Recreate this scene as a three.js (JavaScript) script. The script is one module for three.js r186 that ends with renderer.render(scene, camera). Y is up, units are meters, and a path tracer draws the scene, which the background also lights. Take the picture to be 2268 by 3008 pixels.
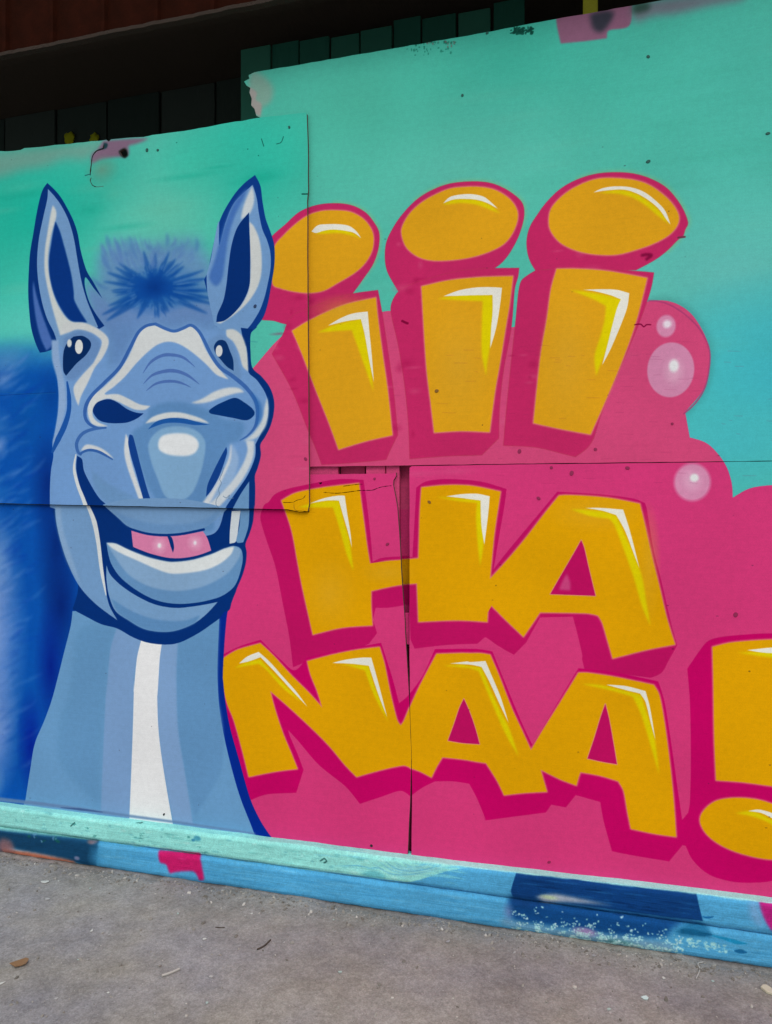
import * as THREE from 'three';
import { RoundedBoxGeometry } from 'three/addons/geometries/RoundedBoxGeometry.js';
import { mergeGeometries } from 'three/addons/utils/BufferGeometryUtils.js';
import { createNoise2D } from 'simplex-noise';

// ------------------------------------------------------------------ camera, sky, sun, exposure
const scene = new THREE.Scene();
const FOCAL = 2260, YAW = 0.2838, EYE = [0, 1.494, 2.816];           // focal length in photo pixels (2268 x 3008)
const camera = new THREE.PerspectiveCamera(2 * Math.atan(1504 / FOCAL) * 180 / Math.PI, 772 / 1024, 0.05, 400);
camera.position.set(...EYE); camera.rotation.set(0, YAW, 0); scene.add(camera);

const renderer = new THREE.WebGLRenderer({ antialias: true });
renderer.toneMapping = THREE.LinearToneMapping; renderer.toneMappingExposure = 1.32;
renderer.shadowMap.enabled = true;

{ // overcast sky: brightest overhead, a third of that at the horizon
  const W = 128, H = 64, d = new Float32Array(W * H * 4);
  for (let j = 0; j < H; j++) for (let i = 0; i < W; i++) {
    const s = Math.max(0, Math.sin(((j + .5) / H - .5) * Math.PI)), l = .55 * (1 + 2 * s) / 3 * 2.1, o = (j * W + i) * 4;
    d[o] = l * .97; d[o + 1] = l; d[o + 2] = l * 1.03; d[o + 3] = 1;
  }
  const t = new THREE.DataTexture(d, W, H, THREE.RGBAFormat, THREE.FloatType);
  t.mapping = THREE.EquirectangularReflectionMapping; t.magFilter = THREE.LinearFilter; t.needsUpdate = true;
  scene.background = t; scene.environment = t;
}
const sun = new THREE.DirectionalLight(new THREE.Color(1, .97, .93), .7);
sun.position.set(2.2, 6.5, 6); sun.target.position.set(-.8, 1, 0); sun.castShadow = true; sun.shadow.radius = 45;
sun.shadow.mapSize.set(2048, 2048);
Object.assign(sun.shadow.camera, { left: -6, right: 6, top: 6, bottom: -6, near: .5, far: 20 });
scene.add(sun, sun.target);

// ------------------------------------------------------------------ helpers
let seed = 7;
const rnd = () => { seed = (seed + 0x6d2b79f5) | 0; let t = Math.imul(seed ^ (seed >>> 15), 1 | seed); t = (t + Math.imul(t ^ (t >>> 7), 61 | t)) ^ t; return ((t ^ (t >>> 14)) >>> 0) / 4294967296; };
const noise = createNoise2D(rnd), noiseB = createNoise2D(rnd);
const fbm = (x, y, o = 4) => { let s = 0, a = .5; for (let i = 0; i < o; i++, a *= .5, x *= 2.03, y *= 2.03) s += a * noise(x + i * 17, y); return s; };
const clamp = (x, a = 0, b = 1) => Math.min(b, Math.max(a, x));
const CY = Math.cos(YAW), SY = Math.sin(YAW);
function onWall(px, py, z = 0) {                       // photo pixel -> [X, Y] on the upright plane at depth z
  const dx = (px - 1134) / FOCAL, dy = (1504 - py) / FOCAL, t = (z - EYE[2]) / (-dx * SY - CY);
  return [(dx * CY - SY) * t, EYE[1] + dy * t];
}
function onGround(px, py, y = 0) {
  const dx = (px - 1134) / FOCAL, dy = (1504 - py) / FOCAL, t = (y - EYE[1]) / dy;
  return [(dx * CY - SY) * t, EYE[2] + (-dx * SY - CY) * t];
}
// tracing sheets of the photo: [left, top, enlargement]
const SHEET = { X: [0, 0, 1], V: [0, 0, .7354], A: [0, 480, 1.668], B: [0, 950, 1.8533], C: [0, 1450, 1.8533], D: [0, 2000, 1.8533], E: [780, 480, 2.224], F: [1518, 480, 2.224],
  G: [750, 880, 2.224], H: [1450, 850, 2.0391], I: [780, 1340, 2.224], J: [1418, 1340, 1.9624], K: [640, 1830, 2.085], L: [1380, 1850, 1.8784],
  T: [0, 0, 1.471], U: [1134, 0, 1.471], P: [0, 2400, 1.471], Q: [1134, 2400, 1.471], M: [0, 400, 3.16], N: [250, 650, 3.336], R: [2000, 2300, 3.687], S: [1100, 1600, 2.404], W: [880, 1330, 4.389] };
const traced = new Map();
function trace(text, closed = true) {                   // "SHEET x,y x,y! ..." -> smooth list of photo pixels; ! marks a corner
  const key = text + closed; if (traced.has(key)) return traced.get(key);
  let s = SHEET.X; const p = [];
  for (const w of text.trim().split(/\s+/)) {
    if (SHEET[w]) { s = SHEET[w]; continue; }
    const k = w.endsWith('!'), [x, y] = w.replace('!', '').split(',').map(Number);
    p.push([s[0] + x / s[2], s[1] + y / s[2], k]);
  }
  const n = p.length, out = [], at = (i) => closed ? p[(i + n) % n] : p[clamp(i, 0, n - 1)];
  for (let i = 0; i < (closed ? n : n - 1); i++) {
    const b = at(i), c = at(i + 1), a = b[2] ? b : at(i - 1), d = c[2] ? c : at(i + 2), L = Math.hypot(c[0] - b[0], c[1] - b[1]);
    const lim = (v) => { const l = Math.hypot(...v); return l > L * 1.1 ? v.map((q) => q * L * 1.1 / l) : v; };
    const m0 = lim([(c[0] - a[0]) * .5, (c[1] - a[1]) * .5]), m1 = lim([(d[0] - b[0]) * .5, (d[1] - b[1]) * .5]), N = Math.max(2, Math.min(12, Math.round(L / 5)));
    for (let k = 0; k < N; k++) {
      const t = k / N, t2 = t * t, t3 = t2 * t;
      out.push([0, 1].map((q) => (2 * t3 - 3 * t2 + 1) * b[q] + (t3 - 2 * t2 + t) * m0[q] + (-2 * t3 + 3 * t2) * c[q] + (t3 - t2) * m1[q]));
    }
  }
  if (!closed) out.push(p[n - 1].slice(0, 2));
  traced.set(key, out); return out;
}
const GAIN = .9;                                        // picture value of a white wall: turns colours read off the photo into paint
const toLin = (v) => (v /= 255) <= .04045 ? v / 12.92 : ((v + .055) / 1.055) ** 2.4, toS = (v) => 255 * (v <= .0031308 ? v * 12.92 : 1.055 * v ** (1 / 2.4) - .055);
const paintOf = (c) => c.slice(0, 3).map((v) => Math.round(toS(Math.min(.86, toLin(v) / GAIN))));
const css = (c) => { const [r, g, b] = paintOf(c); return `rgba(${r},${g},${b},${c[3] ?? 1})`; };
const lin = (...c) => new THREE.Color().setRGB(...c.map((v) => Math.min(.86, toLin(v) / GAIN)));

class Painter {                                         // draws in metres on one board's own canvas
  constructor(x0, y0, x1, y1, z, res = 600) {
    Object.assign(this, { x0, y0, x1, y1, z, res });
    this.canvas = document.createElement('canvas'); this.canvas.width = Math.round((x1 - x0) * res); this.canvas.height = Math.round((y1 - y0) * res);
    this.ctx = this.canvas.getContext('2d'); this.unit = res * .00131;                 // canvas pixels per photo pixel
  }
  pt(p) { const [X, Y] = onWall(p[0], p[1], this.z); return [(X - this.x0) * this.res, (this.y1 - Y) * this.res]; }
  lay(list, blur, margin, paint) {                      // draws one shape, softened on a small sheet of its own where it is sprayed
    const q = list.map((p) => this.pt(p)), soft = blur * this.unit, w = this.canvas.width, h = this.canvas.height, m = margin + soft * 3 + 2;
    let x0 = 1e9, y0 = 1e9, x1 = -1e9, y1 = -1e9; for (const [x, y] of q) { x0 = Math.min(x0, x); y0 = Math.min(y0, y); x1 = Math.max(x1, x); y1 = Math.max(y1, y); }
    x0 = Math.floor(Math.max(-m, x0 - m)); y0 = Math.floor(Math.max(-m, y0 - m)); x1 = Math.ceil(Math.min(w + m, x1 + m)); y1 = Math.ceil(Math.min(h + m, y1 + m));
    if (x1 <= x0 || y1 <= y0 || x1 < 0 || y1 < 0 || x0 > w || y0 > h) return;
    let c = this.ctx, t = null;
    if (soft >= 1.2) { t = document.createElement('canvas'); t.width = x1 - x0; t.height = y1 - y0; c = t.getContext('2d'); c.filter = `blur(${soft}px)`; }
    c.beginPath(); q.forEach(([x, y], i) => { if (t) { x -= x0; y -= y0; } i ? c.lineTo(x, y) : c.moveTo(x, y); });
    paint(c); if (t) this.ctx.drawImage(t, x0, y0);
  }
  fill(text, col, blur = 1) { this.lay(trace(text), blur, 0, (c) => { c.closePath(); c.fillStyle = css(col); c.fill(); }); }
  edge(text, col, w, blur = 1, closed = true) { this.lay(trace(text, closed), blur, w * this.unit, (c) => { if (closed) c.closePath(); Object.assign(c, { strokeStyle: css(col), lineWidth: w * this.unit, lineJoin: 'round', lineCap: 'round' }); c.stroke(); }); }
  brush(text, widths, col, blur = 1) {                  // a stroke whose width (photo pixels) changes along its length
    const l = trace(text, false), n = l.length, a = [], b = [];
    for (let i = 0; i < n; i++) {
      const p = l[Math.max(0, i - 1)], q = l[Math.min(n - 1, i + 1)], dx = q[0] - p[0], dy = q[1] - p[1], m = Math.hypot(dx, dy) || 1, u = i / (n - 1) * (widths.length - 1), k = Math.min(widths.length - 2, Math.floor(u)), w = (widths[k] + (widths[k + 1] - widths[k]) * (u - k)) / 2;
      a.push([l[i][0] - dy / m * w, l[i][1] + dx / m * w]); b.unshift([l[i][0] + dy / m * w, l[i][1] - dx / m * w]);
    }
    this.lay([...a, ...b], blur, 0, (c) => { c.closePath(); c.fillStyle = css(col); c.fill(); });
  }
  spot(px, py, rx, ry, col, soft = 1) {                 // an ellipse of paint, soft = 0 hard to 1 misty
    const c = this.ctx, [x, y] = this.pt([px, py]), r = rx * this.unit, k = Math.max(1, ry / rx) * r; if (x < -k || y < -k || x > this.canvas.width + k || y > this.canvas.height + k) return; c.save(); c.translate(x, y); c.scale(1, ry / rx);
    const g = c.createRadialGradient(0, 0, 0, 0, 0, r); const t = css([...col.slice(0, 3), 0]);
    g.addColorStop(0, css(col)); g.addColorStop(Math.min(.97, 1 - soft * .95), css(col)); if (soft > .4) g.addColorStop(1 - soft * .45, css([...col.slice(0, 3), (col[3] ?? 1) * .45])); g.addColorStop(1, t);
    c.fillStyle = g; c.fillRect(-r, -r, 2 * r, 2 * r); c.restore();
  }
  dot(sheet, x, y, rx, ry, col, soft = .15) { const s = SHEET[sheet]; this.spot(s[0] + x / s[2], s[1] + y / s[2], rx / s[2], ry / s[2], col, soft); }
  grain(amount = .05) {                                 // spray speckle and lengthwise veneer streaks
    const c = this.ctx, w = this.canvas.width, h = this.canvas.height, im = c.getImageData(0, 0, w, h), d = im.data, row = new Float32Array(h);
    for (let y = 0; y < h; y++) row[y] = (rnd() - .5) * .7;
    for (let y = 0; y < h; y++) for (let x = 0; x < w; x++) {
      const o = (y * w + x) * 4, X = x / this.res, Y = y / this.res;
      const k = 1 + amount * ((rnd() - .5) * 1.5 + noise(X * 5, Y * 130) * .2 + row[y] * .08 + noiseB(X * 28, Y * 28) * .25 + noiseB(X * 2.2, Y * 2.2) * .5);
      d[o] *= k; d[o + 1] *= k; d[o + 2] *= k;
    }
    c.putImageData(im, 0, 0);
  }
  texture() {
    const t = new THREE.CanvasTexture(this.canvas); t.colorSpace = THREE.SRGBColorSpace; t.anisotropy = 8;
    const w = this.x1 - this.x0, h = this.y1 - this.y0; t.repeat.set(1 / w, 1 / h); t.offset.set(-this.x0 / w, -this.y0 / h); return t;   // uv in metres
  }
}
function dataTexture(W, H, f, colour = false) {
  const d = new Uint8Array(W * H * 4);
  for (let y = 0; y < H; y++) for (let x = 0; x < W; x++) { const v = f(x, y), o = (y * W + x) * 4; if (Array.isArray(v)) { d[o] = v[0]; d[o + 1] = v[1]; d[o + 2] = v[2]; } else d[o] = d[o + 1] = d[o + 2] = clamp(v) * 255; d[o + 3] = 255; }
  const t = new THREE.DataTexture(d, W, H); t.wrapS = t.wrapT = THREE.MirroredRepeatWrapping; t.magFilter = THREE.LinearFilter; t.minFilter = THREE.LinearMipmapLinearFilter; t.generateMipmaps = true;
  if (colour) t.colorSpace = THREE.SRGBColorSpace; t.needsUpdate = true; return t;
}
const names = {};
const named = (n) => { names[n] = (names[n] ?? -1) + 1; return names[n] ? `${n}_${String(names[n]).padStart(3, '0')}` : n; };
function mesh(name, geo, mat, parent) { const m = new THREE.Mesh(geo, mat); m.name = parent === scene ? named(name) : name; m.castShadow = m.receiveShadow = true; parent.add(m); return m; }
function thing(name, label, category, group) { const g = new THREE.Group(); g.name = named(name); g.userData = { label, category }; if (group) g.userData.group = group; scene.add(g); return g; }
function tag(o, label, category, group) { o.userData = { label, category }; if (group) o.userData.group = group; return o; }

// ------------------------------------------------------------------ the mural, traced colour by colour
const TEAL = [80, 186, 166], YEL = [220, 159, 0], YELU = [219, 158, 24], PINK = [211, 56, 118], PINKU = [207, 70, 118], MAG = [196, 0, 96], MAGU = [193, 38, 96], SUN = [220, 202, 0], WHITE = [228, 226, 214], PEACH = [224, 146, 110];  // YELU, PINKU, MAGU: upper wash with the haze up there mixed into the colour
const NAVY = [0, 46, 116], DEEP = [0, 44, 128], LINE = [30, 82, 155], LITE = [110, 152, 202];

function mural(p) {
  const c = p.ctx; c.fillStyle = css(TEAL); c.fillRect(0, 0, p.canvas.width, p.canvas.height);
  // sprayed background: green to the upper left, blue-green to the right
  const mist = (list) => list.forEach(([x, y, rx, ry, r, g, b, a]) => p.spot(x, y, rx, ry, [r, g, b, a], 1));
  mist([[1500, 150, 900, 420, 62, 176, 155, 0.8], [2300, 350, 700, 600, 76, 180, 165, 0.7], [1350, 500, 520, 260, 92, 188, 171, 0.8], [1050, 300, 420, 330, 80, 184, 161, 0.7], [2150, 800, 560, 300, 100, 190, 183, 0.85],
    [2300, 1120, 520, 300, 62, 180, 193, 0.95], [2160, 1300, 400, 240, 72, 186, 193, 0.9], [2400, 1000, 420, 200, 66, 182, 195, 0.8]]);
  if (p.z > .005) {
    mist([[-250, 700, 620, 620, 16, 176, 152, 0.85], [120, 620, 480, 330, 14, 174, 150, 0.8], [760, 520, 330, 330, 28, 178, 154, 0.7], [700, 420, 300, 190, 48, 188, 165, 0.8], [850, 760, 200, 260, 84, 190, 169, 0.75],
      [480, 640, 260, 190, 96, 194, 171, 0.95], [400, 760, 260, 200, 90, 192, 173, 0.9], [100, 850, 330, 200, 58, 188, 169, 0.8], [80, 960, 360, 160, 86, 196, 181, 0.95], [560, 480, 180, 120, 62, 190, 165, 0.8]]);
    for (let i = 0; i < 26; i++) p.spot(-200 + rnd() * 1100, 430 + rnd() * 480, 40 + rnd() * 130, 6 + rnd() * 26, rnd() < .5 ? [96, 184, 160, .28] : [10, 158, 132, .3], 1);
    p.fill('M -900,180 0,140 250,110 500,85 800,60 1000,40 960,130 850,170 820,220 600,215 420,280 200,320 0,380 -900,420', [122, 152, 140, .75], 16);
    p.fill('M 960,40! 1250,20 1390,20! 1300,60 1190,90! 1190,180 1080,195 950,215 850,260! 850,170 900,130', [126, 100, 122], 5);
    p.spot(300, 500, 70, 55, [96, 150, 130, .8], 1);
    p.edge('M 960,110 900,135 860,185 848,260 838,360', [20, 60, 70], 3.5, .6, false); p.edge('M 790,365 838,352', [20, 80, 80], 2.5, .6, false); p.edge('M 850,385 840,415 860,455 890,470 960,465', [70, 100, 90], 2, .6, false);
    p.fill('M 1100,140! 1150,110 1180,130 1190,180! 1160,205 1120,180', [22, 34, 30], 2.5); p.fill('M 965,60! 1000,70 990,110 950,125!', [26, 60, 66], 2);
    for (const [x, y] of [[1365, 130], [1465, 130], [1640, 60], [2300, 120], [2400, 180]]) p.dot('M', x, y, 9, 7, [10, 110, 96], .5);
    p.edge('T 1130,600 1140,632', [14, 90, 78], 2.5, .8, false); p.edge('T 1225,590 1215,615 1195,622', [14, 90, 78], 2.5, .8, false); p.edge('A 1480,150 1512,150', [10, 60, 50], 3.5, .6, false);
  } else {
    p.fill('U 735,82! 740,120 755,188! 860,178 955,165! 962,132 1050,112 1065,25! 1040,0 740,60', [136, 92, 118], 2);
    p.fill('U 880,60! 960,45 985,60 960,110 930,140 895,125', [46, 52, 62, .92], 6);
    p.fill('U 1065,25 1250,-10 1560,-30 1540,0 1400,25 1250,60 1150,70 1080,95', [120, 112, 128, .85], 10); p.fill('U 1070,20 1130,10 1140,40 1075,60', [40, 70, 60, .8], 6);
    for (let i = 0; i < 60; i++) p.dot('U', 540 + rnd() * 95, 118 + rnd() * 30, 3 + rnd() * 7, 3 + rnd() * 5, [12, 70, 60, .85], .3);
    for (let i = 0; i < 70; i++) p.dot('U', 90 + rnd() * 210, 180 + rnd() * 70 * rnd(), 2 + rnd() * 5, 2 + rnd() * 6, rnd() < .3 ? [110, 90, 90, .6] : [24, 110, 92, .6], .3);
    p.fill('T 1085,310 1140,330 1180,380 1170,440 1130,470 1120,512 1095,480 1075,400', [140, 160, 148, .75], 8);
    p.fill('T 1078,375! 1110,400 1105,430 1130,450 1125,505! 1090,480 1078,420', [156, 154, 150], 3);
    for (let i = 0; i < 40; i++) p.spot(900 + rnd() * 1500, 120 + rnd() * 900, 60 + rnd() * 160, 10 + rnd() * 30, rnd() < .5 ? [104, 186, 168, .14] : [58, 156, 136, .12], 1);
  }

  // pink splash and its glossy bubbles
  p.edge('V 1395,655 1440,650 1490,675 1525,730 1533,780 1520,840 1480,890', [60, 130, 125, .5], 16, 8, false);
  p.fill('V 470,1400! 500,1000 500,840! 545,797 590,745 632,705! 700,690 838,672! 853,672! 900,690 1090,710! 1118,705! 1200,690 1380,655 1440,650 1490,675 1525,730 1533,780 1520,840 1480,890! 1490,945! 1530,960 1565,1000 1580,1040 1583,1075! 1620,1055 1668,1048 1740,1046 1900,1090 2200,1000 2600,1060! 2600,2300! 440,2300!', PINK, 1.2);
  if (p.y1 > 2) p.fill('V 470,1400! 500,1000 500,840! 545,797 590,745 632,705! 700,690 838,672! 853,672! 900,690 1090,710! 1118,705! 1200,690 1380,655 1440,650 1490,675 1525,730 1533,780 1520,840 1480,890! 1490,945! 1530,960 1565,1000 1580,1040! 1600,1100! 480,1100!', PINKU, 1.2);
  p.edge('H 930,68 990,72 1060,95 1140,145 1220,220 1270,300 1295,380 1290,480 1265,590 1210,680 1140,745', [170, 60, 110, .8], 4, 1.5, false);
  for (let i = 0; i < 46; i++) p.spot(860 + rnd() * 1030, 980 + rnd() * 420, 20 + rnd() * 70, 3 + rnd() * 12, rnd() < .5 ? [212, 110, 144, .22] : [178, 54, 100, .2], 1);
  p.dot('H', 1033, 220, 54, 66, [212, 142, 176, .92], .22); p.dot('H', 1040, 208, 30, 30, [234, 214, 224], .6);
  p.dot('H', 1060, 482, 122, 151, [208, 138, 174, .95], .06); p.dot('H', 1080, 490, 64, 90, [224, 178, 200, .55], .7); p.dot('H', 1080, 458, 32, 44, [238, 226, 230], .5);
  p.dot('J', 1208, 150, 96, 106, [216, 148, 182, .92], .2); p.dot('J', 1208, 140, 60, 70, [226, 184, 206, .5], .8); p.dot('J', 1220, 125, 27, 27, [240, 232, 236], .5);

  // letter backs in dark magenta, upper row duller: wash and haze in the colour
  p.edge('E 545,880! 640,750 700,660 735,560', PEACH.concat(.3), 8, 5, false);
  for (const t of ['E 450,262 560,275 650,320 710,390 742,460 735,560 700,660', 'E 980,245 1080,180 1200,135 1340,120 1460,128 1560,165 1641,220 1681,270 1688,340 1671,420', 'F 400,105 520,70 640,60 760,68 870,100 970,155 1040,230 1090,310 1117,390 1050,500 980,570']) p.edge(t, [140, 180, 120, .45], 14, 5, false);
  const back = (t, col) => { p.edge(t, [col[0] - 14, col[1] + 14, col[2] - 16, .75], 3, 1); p.fill(t, col, 1); };
  back('E 40,480 130,400 220,320 330,275 450,262 560,275 650,320 710,390 742,460 735,560 700,660 640,750 590,820 545,880! 400,950 300,1000 160,1048 60,1028 -60,990 -60,600', MAGU);
  back('G 800,-60! 830,100 865,330 905,620 930,885! 880,985 855,1045! 640,1065 435,1078! 390,960 340,840 240,590 110,355! 180,230 240,110 400,40 600,-30', MAGU);
  back('E 1340,120 1460,128 1560,165 1641,220 1681,270 1688,340 1671,420 1641,500 1590,590 1540,650 1485,690! 1300,720 1150,745 1000,780 870,835! 830,770 795,700 782,620 790,520 830,430 890,340 980,245 1080,180 1200,135', MAGU);
  back('G 1722,-205! 1715,-150 1693,-67 1671,184 1622,457 1595,700 1590,905! 1480,1015! 1250,1022 1010,1040! 1000,800 975,550 935,300 892,110 890,30 940,-55 1050,-110 1300,-180 1500,-203!', MAGU);
  back('F 640,60 760,68 870,100 970,155 1040,230 1090,310 1117,390 1100,430 1088,470! 1050,500 980,570 900,630 780,695! 500,705 250,690 125,700! 90,640 70,570 68,490 90,410 140,330 200,250 290,165 400,105 520,70', MAGU);
  back('H 959,-99! 940,0 890,150 810,350 700,610 640,760 600,890! 560,950 490,1002! 420,985 250,945 60,935! 75,750 105,450 130,220 150,20 166,-48 200,-80 253,-113! 500,-125 850,-108', MAGU);
  for (let i = 0; i < 60; i++) { const [x, y] = [[850, 1050], [1170, 1150], [1560, 1150], [1230, 780], [1700, 780], [900, 880]][i % 6]; p.spot(x + (rnd() - .5) * 130, y + (rnd() - .5) * 260, 8 + rnd() * 30, 4 + rnd() * 14, rnd() < .5 ? [206, 74, 118, .5] : [160, 14, 72, .4], 1); }
  const HA = 'I 640,155! 480,150 300,180 140,215 60,250 20,300 C 1440,60 1420,110 1420,150 1450,250 1500,400 1540,600 1575,780 1595,945! K 600,215! 880,145 925,128! 975,62! 950,-20! I 720,990! 800,990 900,975! 940,985! K 1180,100! 1205,157! 1400,135 1590,127! I 1430,1185! J 20,1045 100,1100 180,1145! 250,1075! 330,930! 520,925! 545,1020 575,1150 L 620,160 635,225! 800,240 1000,265! 1060,235 1100,165 1145,85! J 1085,960 1030,720 985,540 945,300 935,270! 870,245 700,222 430,205! 330,325 200,480 110,590 I 1490,740! 1530,500 1560,330 1575,215! 1400,165 1180,150 1050,165 985,205! 975,400 960,660! 890,655 760,665 700,690! 690,560 665,330';
  p.fill(HA, [190, 14, 94], 1);
  p.fill('K 0,300 20,200! 130,145 262,103! 380,220 470,290 545,212! 760,165 1000,122! 1035,230 1070,340 1110,492! 1160,450 1250,330 1330,160! L 0,105 60,108 125,120! 210,330 290,520 345,635! 450,460 540,310 600,212! 800,235 1040,285! 1075,400 1115,650 1150,900 1172,1050! 1205,1010! 1230,1100 1190,1190 1175,1187! 1100,1278! 900,1245 785,1222! 740,1060 720,950! 585,912! 530,980! 450,965! 420,1008! 250,1030 85,1052! 30,940 0,880 K 1640,1210 1590,1080 1540,985! 1440,970 1330,970! 1250,1010 1180,1062! 1120,1028 1000,1065 870,1108! 780,1000 620,870 490,720 430,655! 440,690 487,800 525,900! 480,1040! 300,1050 200,1085! 100,900 30,600', MAG, 1);
  p.fill('L 1200,215! 1300,75 1360,45 1500,28 1668,20 1940,30! 1990,500 1960,950 1985,1100 1960,1230 1850,1330 1668,1385 1580,1395 1450,1390 1320,1350 1230,1270 1190,1190 1140,1110 1165,1070! 1205,1010! 1215,950 1220,700 1215,400', MAG, 1);

  // yellow letter faces with pale overspray rims
  const faces = [], letter = (t, col) => { p.edge(t, [...PEACH, .8], 6, 1.6); faces.push([t, col]); };
  letter('E 60,545 120,470 200,395 280,340 370,312 470,308 560,320 640,365 690,430 705,490 695,570 650,650 580,715 480,775 380,830 280,845 180,835 100,815 50,790 45,680', YELU);
  letter('G 242,205! 330,150 450,90 600,30 787,-12! 800,120 830,350 865,600 895,885! 720,925 545,978! 480,800 400,600 320,390 280,290', YELU);
  letter('E 1300,155 1400,155 1500,175 1590,230 1640,300 1645,370 1610,460 1550,530 1450,580 1330,615 1200,632 1080,632 990,605 920,545 890,460 900,400 950,320 1030,250 1130,195 1210,165', YELU);
  letter('G 1087,-85! 1267,-125 1467,-145 1682,-152! 1660,30 1640,150 1600,400 1565,600 1530,865! 1350,858 1170,868! 1150,700 1120,450 1100,150', YELU);
  letter('F 640,97 760,108 860,140 950,200 1020,270 1058,345 1045,410 990,470 900,520 790,560 650,595 500,592 380,565 290,520 235,460 212,400 220,310 270,240 350,175 450,125 540,100', YELU);
  letter('H 379,-122! 505,-122 689,-108 918,-67! 905,-10 850,200 780,400 690,620 580,868! 400,835 240,800! 260,600 285,380 320,180 345,0', YELU);
  letter('I 105,290! 200,240 380,205 610,178! 625,300 645,450 665,600 685,718! 780,690 890,680 1000,668! 1005,500 1010,350 1020,205! 1180,190 1350,195 1535,232! 1520,330 1495,500 1475,700 1465,810! 1455,960 1448,1082! 1250,1072 1000,1082! 995,950 990,830! 850,845 690,880! 690,980 698,1105! 500,1120 310,1165! 280,1030 240,850 210,690 170,480', YEL);
  letter('J 440,228! 480,225 600,230 750,245 905,275! 935,400 970,560 1020,760 1060,930 1108,1085! 950,1115 750,1165! 720,1060 690,960 665,918! 600,905 330,900! 290,960 235,1040! 140,950 40,850! 10,800 35,740 40,710! 150,590 250,470 350,340', YEL);
  letter('K 35,215! 120,165 260,125! 340,200 450,320 560,430 640,520! 610,420 570,320 548,235! 700,195 850,165 990,148! 1020,250 1050,400 1080,530 1100,600 1120,628! 1140,600 1175,520! 1200,700 1185,890! 1140,872 1000,900 850,942! 780,870 680,750 560,630 430,510 320,415! 350,530 400,680 450,800 487,893! 350,910 190,942! 150,780 100,600 60,500 40,420 28,310', YEL);
  letter('K 1340,190! 1500,185 L 0,130 60,130 112,138! 160,250 230,430 290,560 338,665! 390,770! 425,893! 300,900 190,912! 150,830 90,735! 40,728 K 1500,835 1375,822! 1340,880 1308,945! 1240,910 1185,890! 1150,800 1150,600 1175,520! 1240,380', YEL);
  letter('L 600,238! 650,238 800,260 1015,305! 1045,360 1075,520 1105,750 1125,950 1138,1142! 1020,1125 890,1098! 870,1000 850,890 820,835! 720,805 610,785! 600,815 588,858! 500,825 388,770! 300,720 338,665! 400,560 500,400', YEL);
  letter('L 1340,95! 1450,70 1668,55 1900,58! 1895,400 1880,890! 1668,862 1500,840 1360,830! 1350,600 1345,300', YEL);
  letter('L 1272,1060 1290,1000 1360,945 1470,928 1600,940 1720,985 1830,1060 1880,1140 1850,1220 1760,1262 1640,1265 1500,1235 1390,1190 1310,1130', YEL);
  for (const [t, col] of faces) p.fill(t, col, .8);
  p.fill('I 685,700! 780,688 890,678 1000,668! 1020,760 990,830! 850,845 690,880! 640,800', YEL, .8); p.fill('K 1120,640 1185,540! 1210,700 1188,885! 1130,860 1080,750', YEL, .8); p.fill('L 338,690 380,740 385,760 300,740', YEL, .8); p.fill('J -40,720! 40,730! 60,830 30,900! -40,860!', YEL, .8);
  // warmer veil over the faces and the counters of the A's
  for (const [s, x, y, rx, ry] of [['I', 420, 900, 200, 260], ['I', 800, 760, 200, 90], ['G', 1330, 420, 220, 420], ['H', 440, 420, 170, 400], ['G', 560, 60, 260, 110], ['J', 640, 330, 260, 110], ['J', 960, 620, 60, 330]]) p.dot(s, x, y, rx, ry, [216, 164, 48, .45], 1);
  for (const t of ['J 568,485! 585,530 610,640 650,805! 520,800 390,795! 450,690 520,570', 'K 1507,465! 1540,540 1575,640 1603,742! 1500,735 1410,720! 1450,610 1480,520', 'L 748,410! 770,500 795,640 812,742! 730,728 650,710! 690,590 720,490']) { p.edge(t, PEACH, 4, 1); p.fill(t, [190, 12, 92], .8); }
  p.fill('J 485,675! 505,730 505,775! 440,770! 460,720', [206, 80, 132, .8], 3);
  // bright yellow and white gleams
  const gleam = (y, w) => { p.fill(y, SUN, 2.5); p.fill(w, WHITE, 1.2); };
  gleam('E 320,460! 380,437 450,430 530,440 590,470 625,495! 560,470 480,455 400,458', 'E 300,445! 340,405 400,397 480,397 550,410 600,450 625,490! 580,455 520,440 440,432 380,440 330,455');
  gleam('G 405,215! 520,165 600,145 690,125! 720,250 750,420 772,600! 730,480 680,340 630,200! 540,205', 'G 475,170! 560,120 640,90 735,78! 745,200 760,350 775,540! 745,400 715,230 690,128! 600,140');
  gleam('E 1155,270! 1220,240 1300,233 1390,242 1460,270 1535,328! 1450,295 1370,268 1280,258 1210,265', 'E 1160,262! 1200,222 1260,205 1340,200 1420,215 1470,250 1520,298! 1450,260 1380,238 1290,232 1220,238');
  gleam('G 1187,-5! 1320,-27 1450,-33 1548,-28! 1550,100 1540,250 1515,420 1508,500! 1480,350 1480,150 1485,10! 1350,5', 'G 1227,-22! 1330,-60 1430,-78 1520,-82 1612,-78! 1600,30 1575,180 1535,320! 1540,200 1550,80 1550,-30! 1430,-28');
  gleam('F 540,195! 620,178 710,178 790,205 870,255 940,320 990,385 1000,400! 920,340 850,280 760,225 660,198', 'F 500,190! 560,162 640,150 740,155 830,185 910,245 970,310 1005,400! 980,370 930,300 860,240 780,195 700,172 600,175');
  gleam('H 455,3! 560,15 680,35 768,62! 740,140 710,260 670,380 640,450 615,520! 605,400 640,280 665,180 672,100! 600,60', 'H 533,2! 643,-1 735,2 813,23! 800,110 760,220 700,360 650,455! 680,340 715,200 740,110 762,60! 700,35 600,10');
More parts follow.
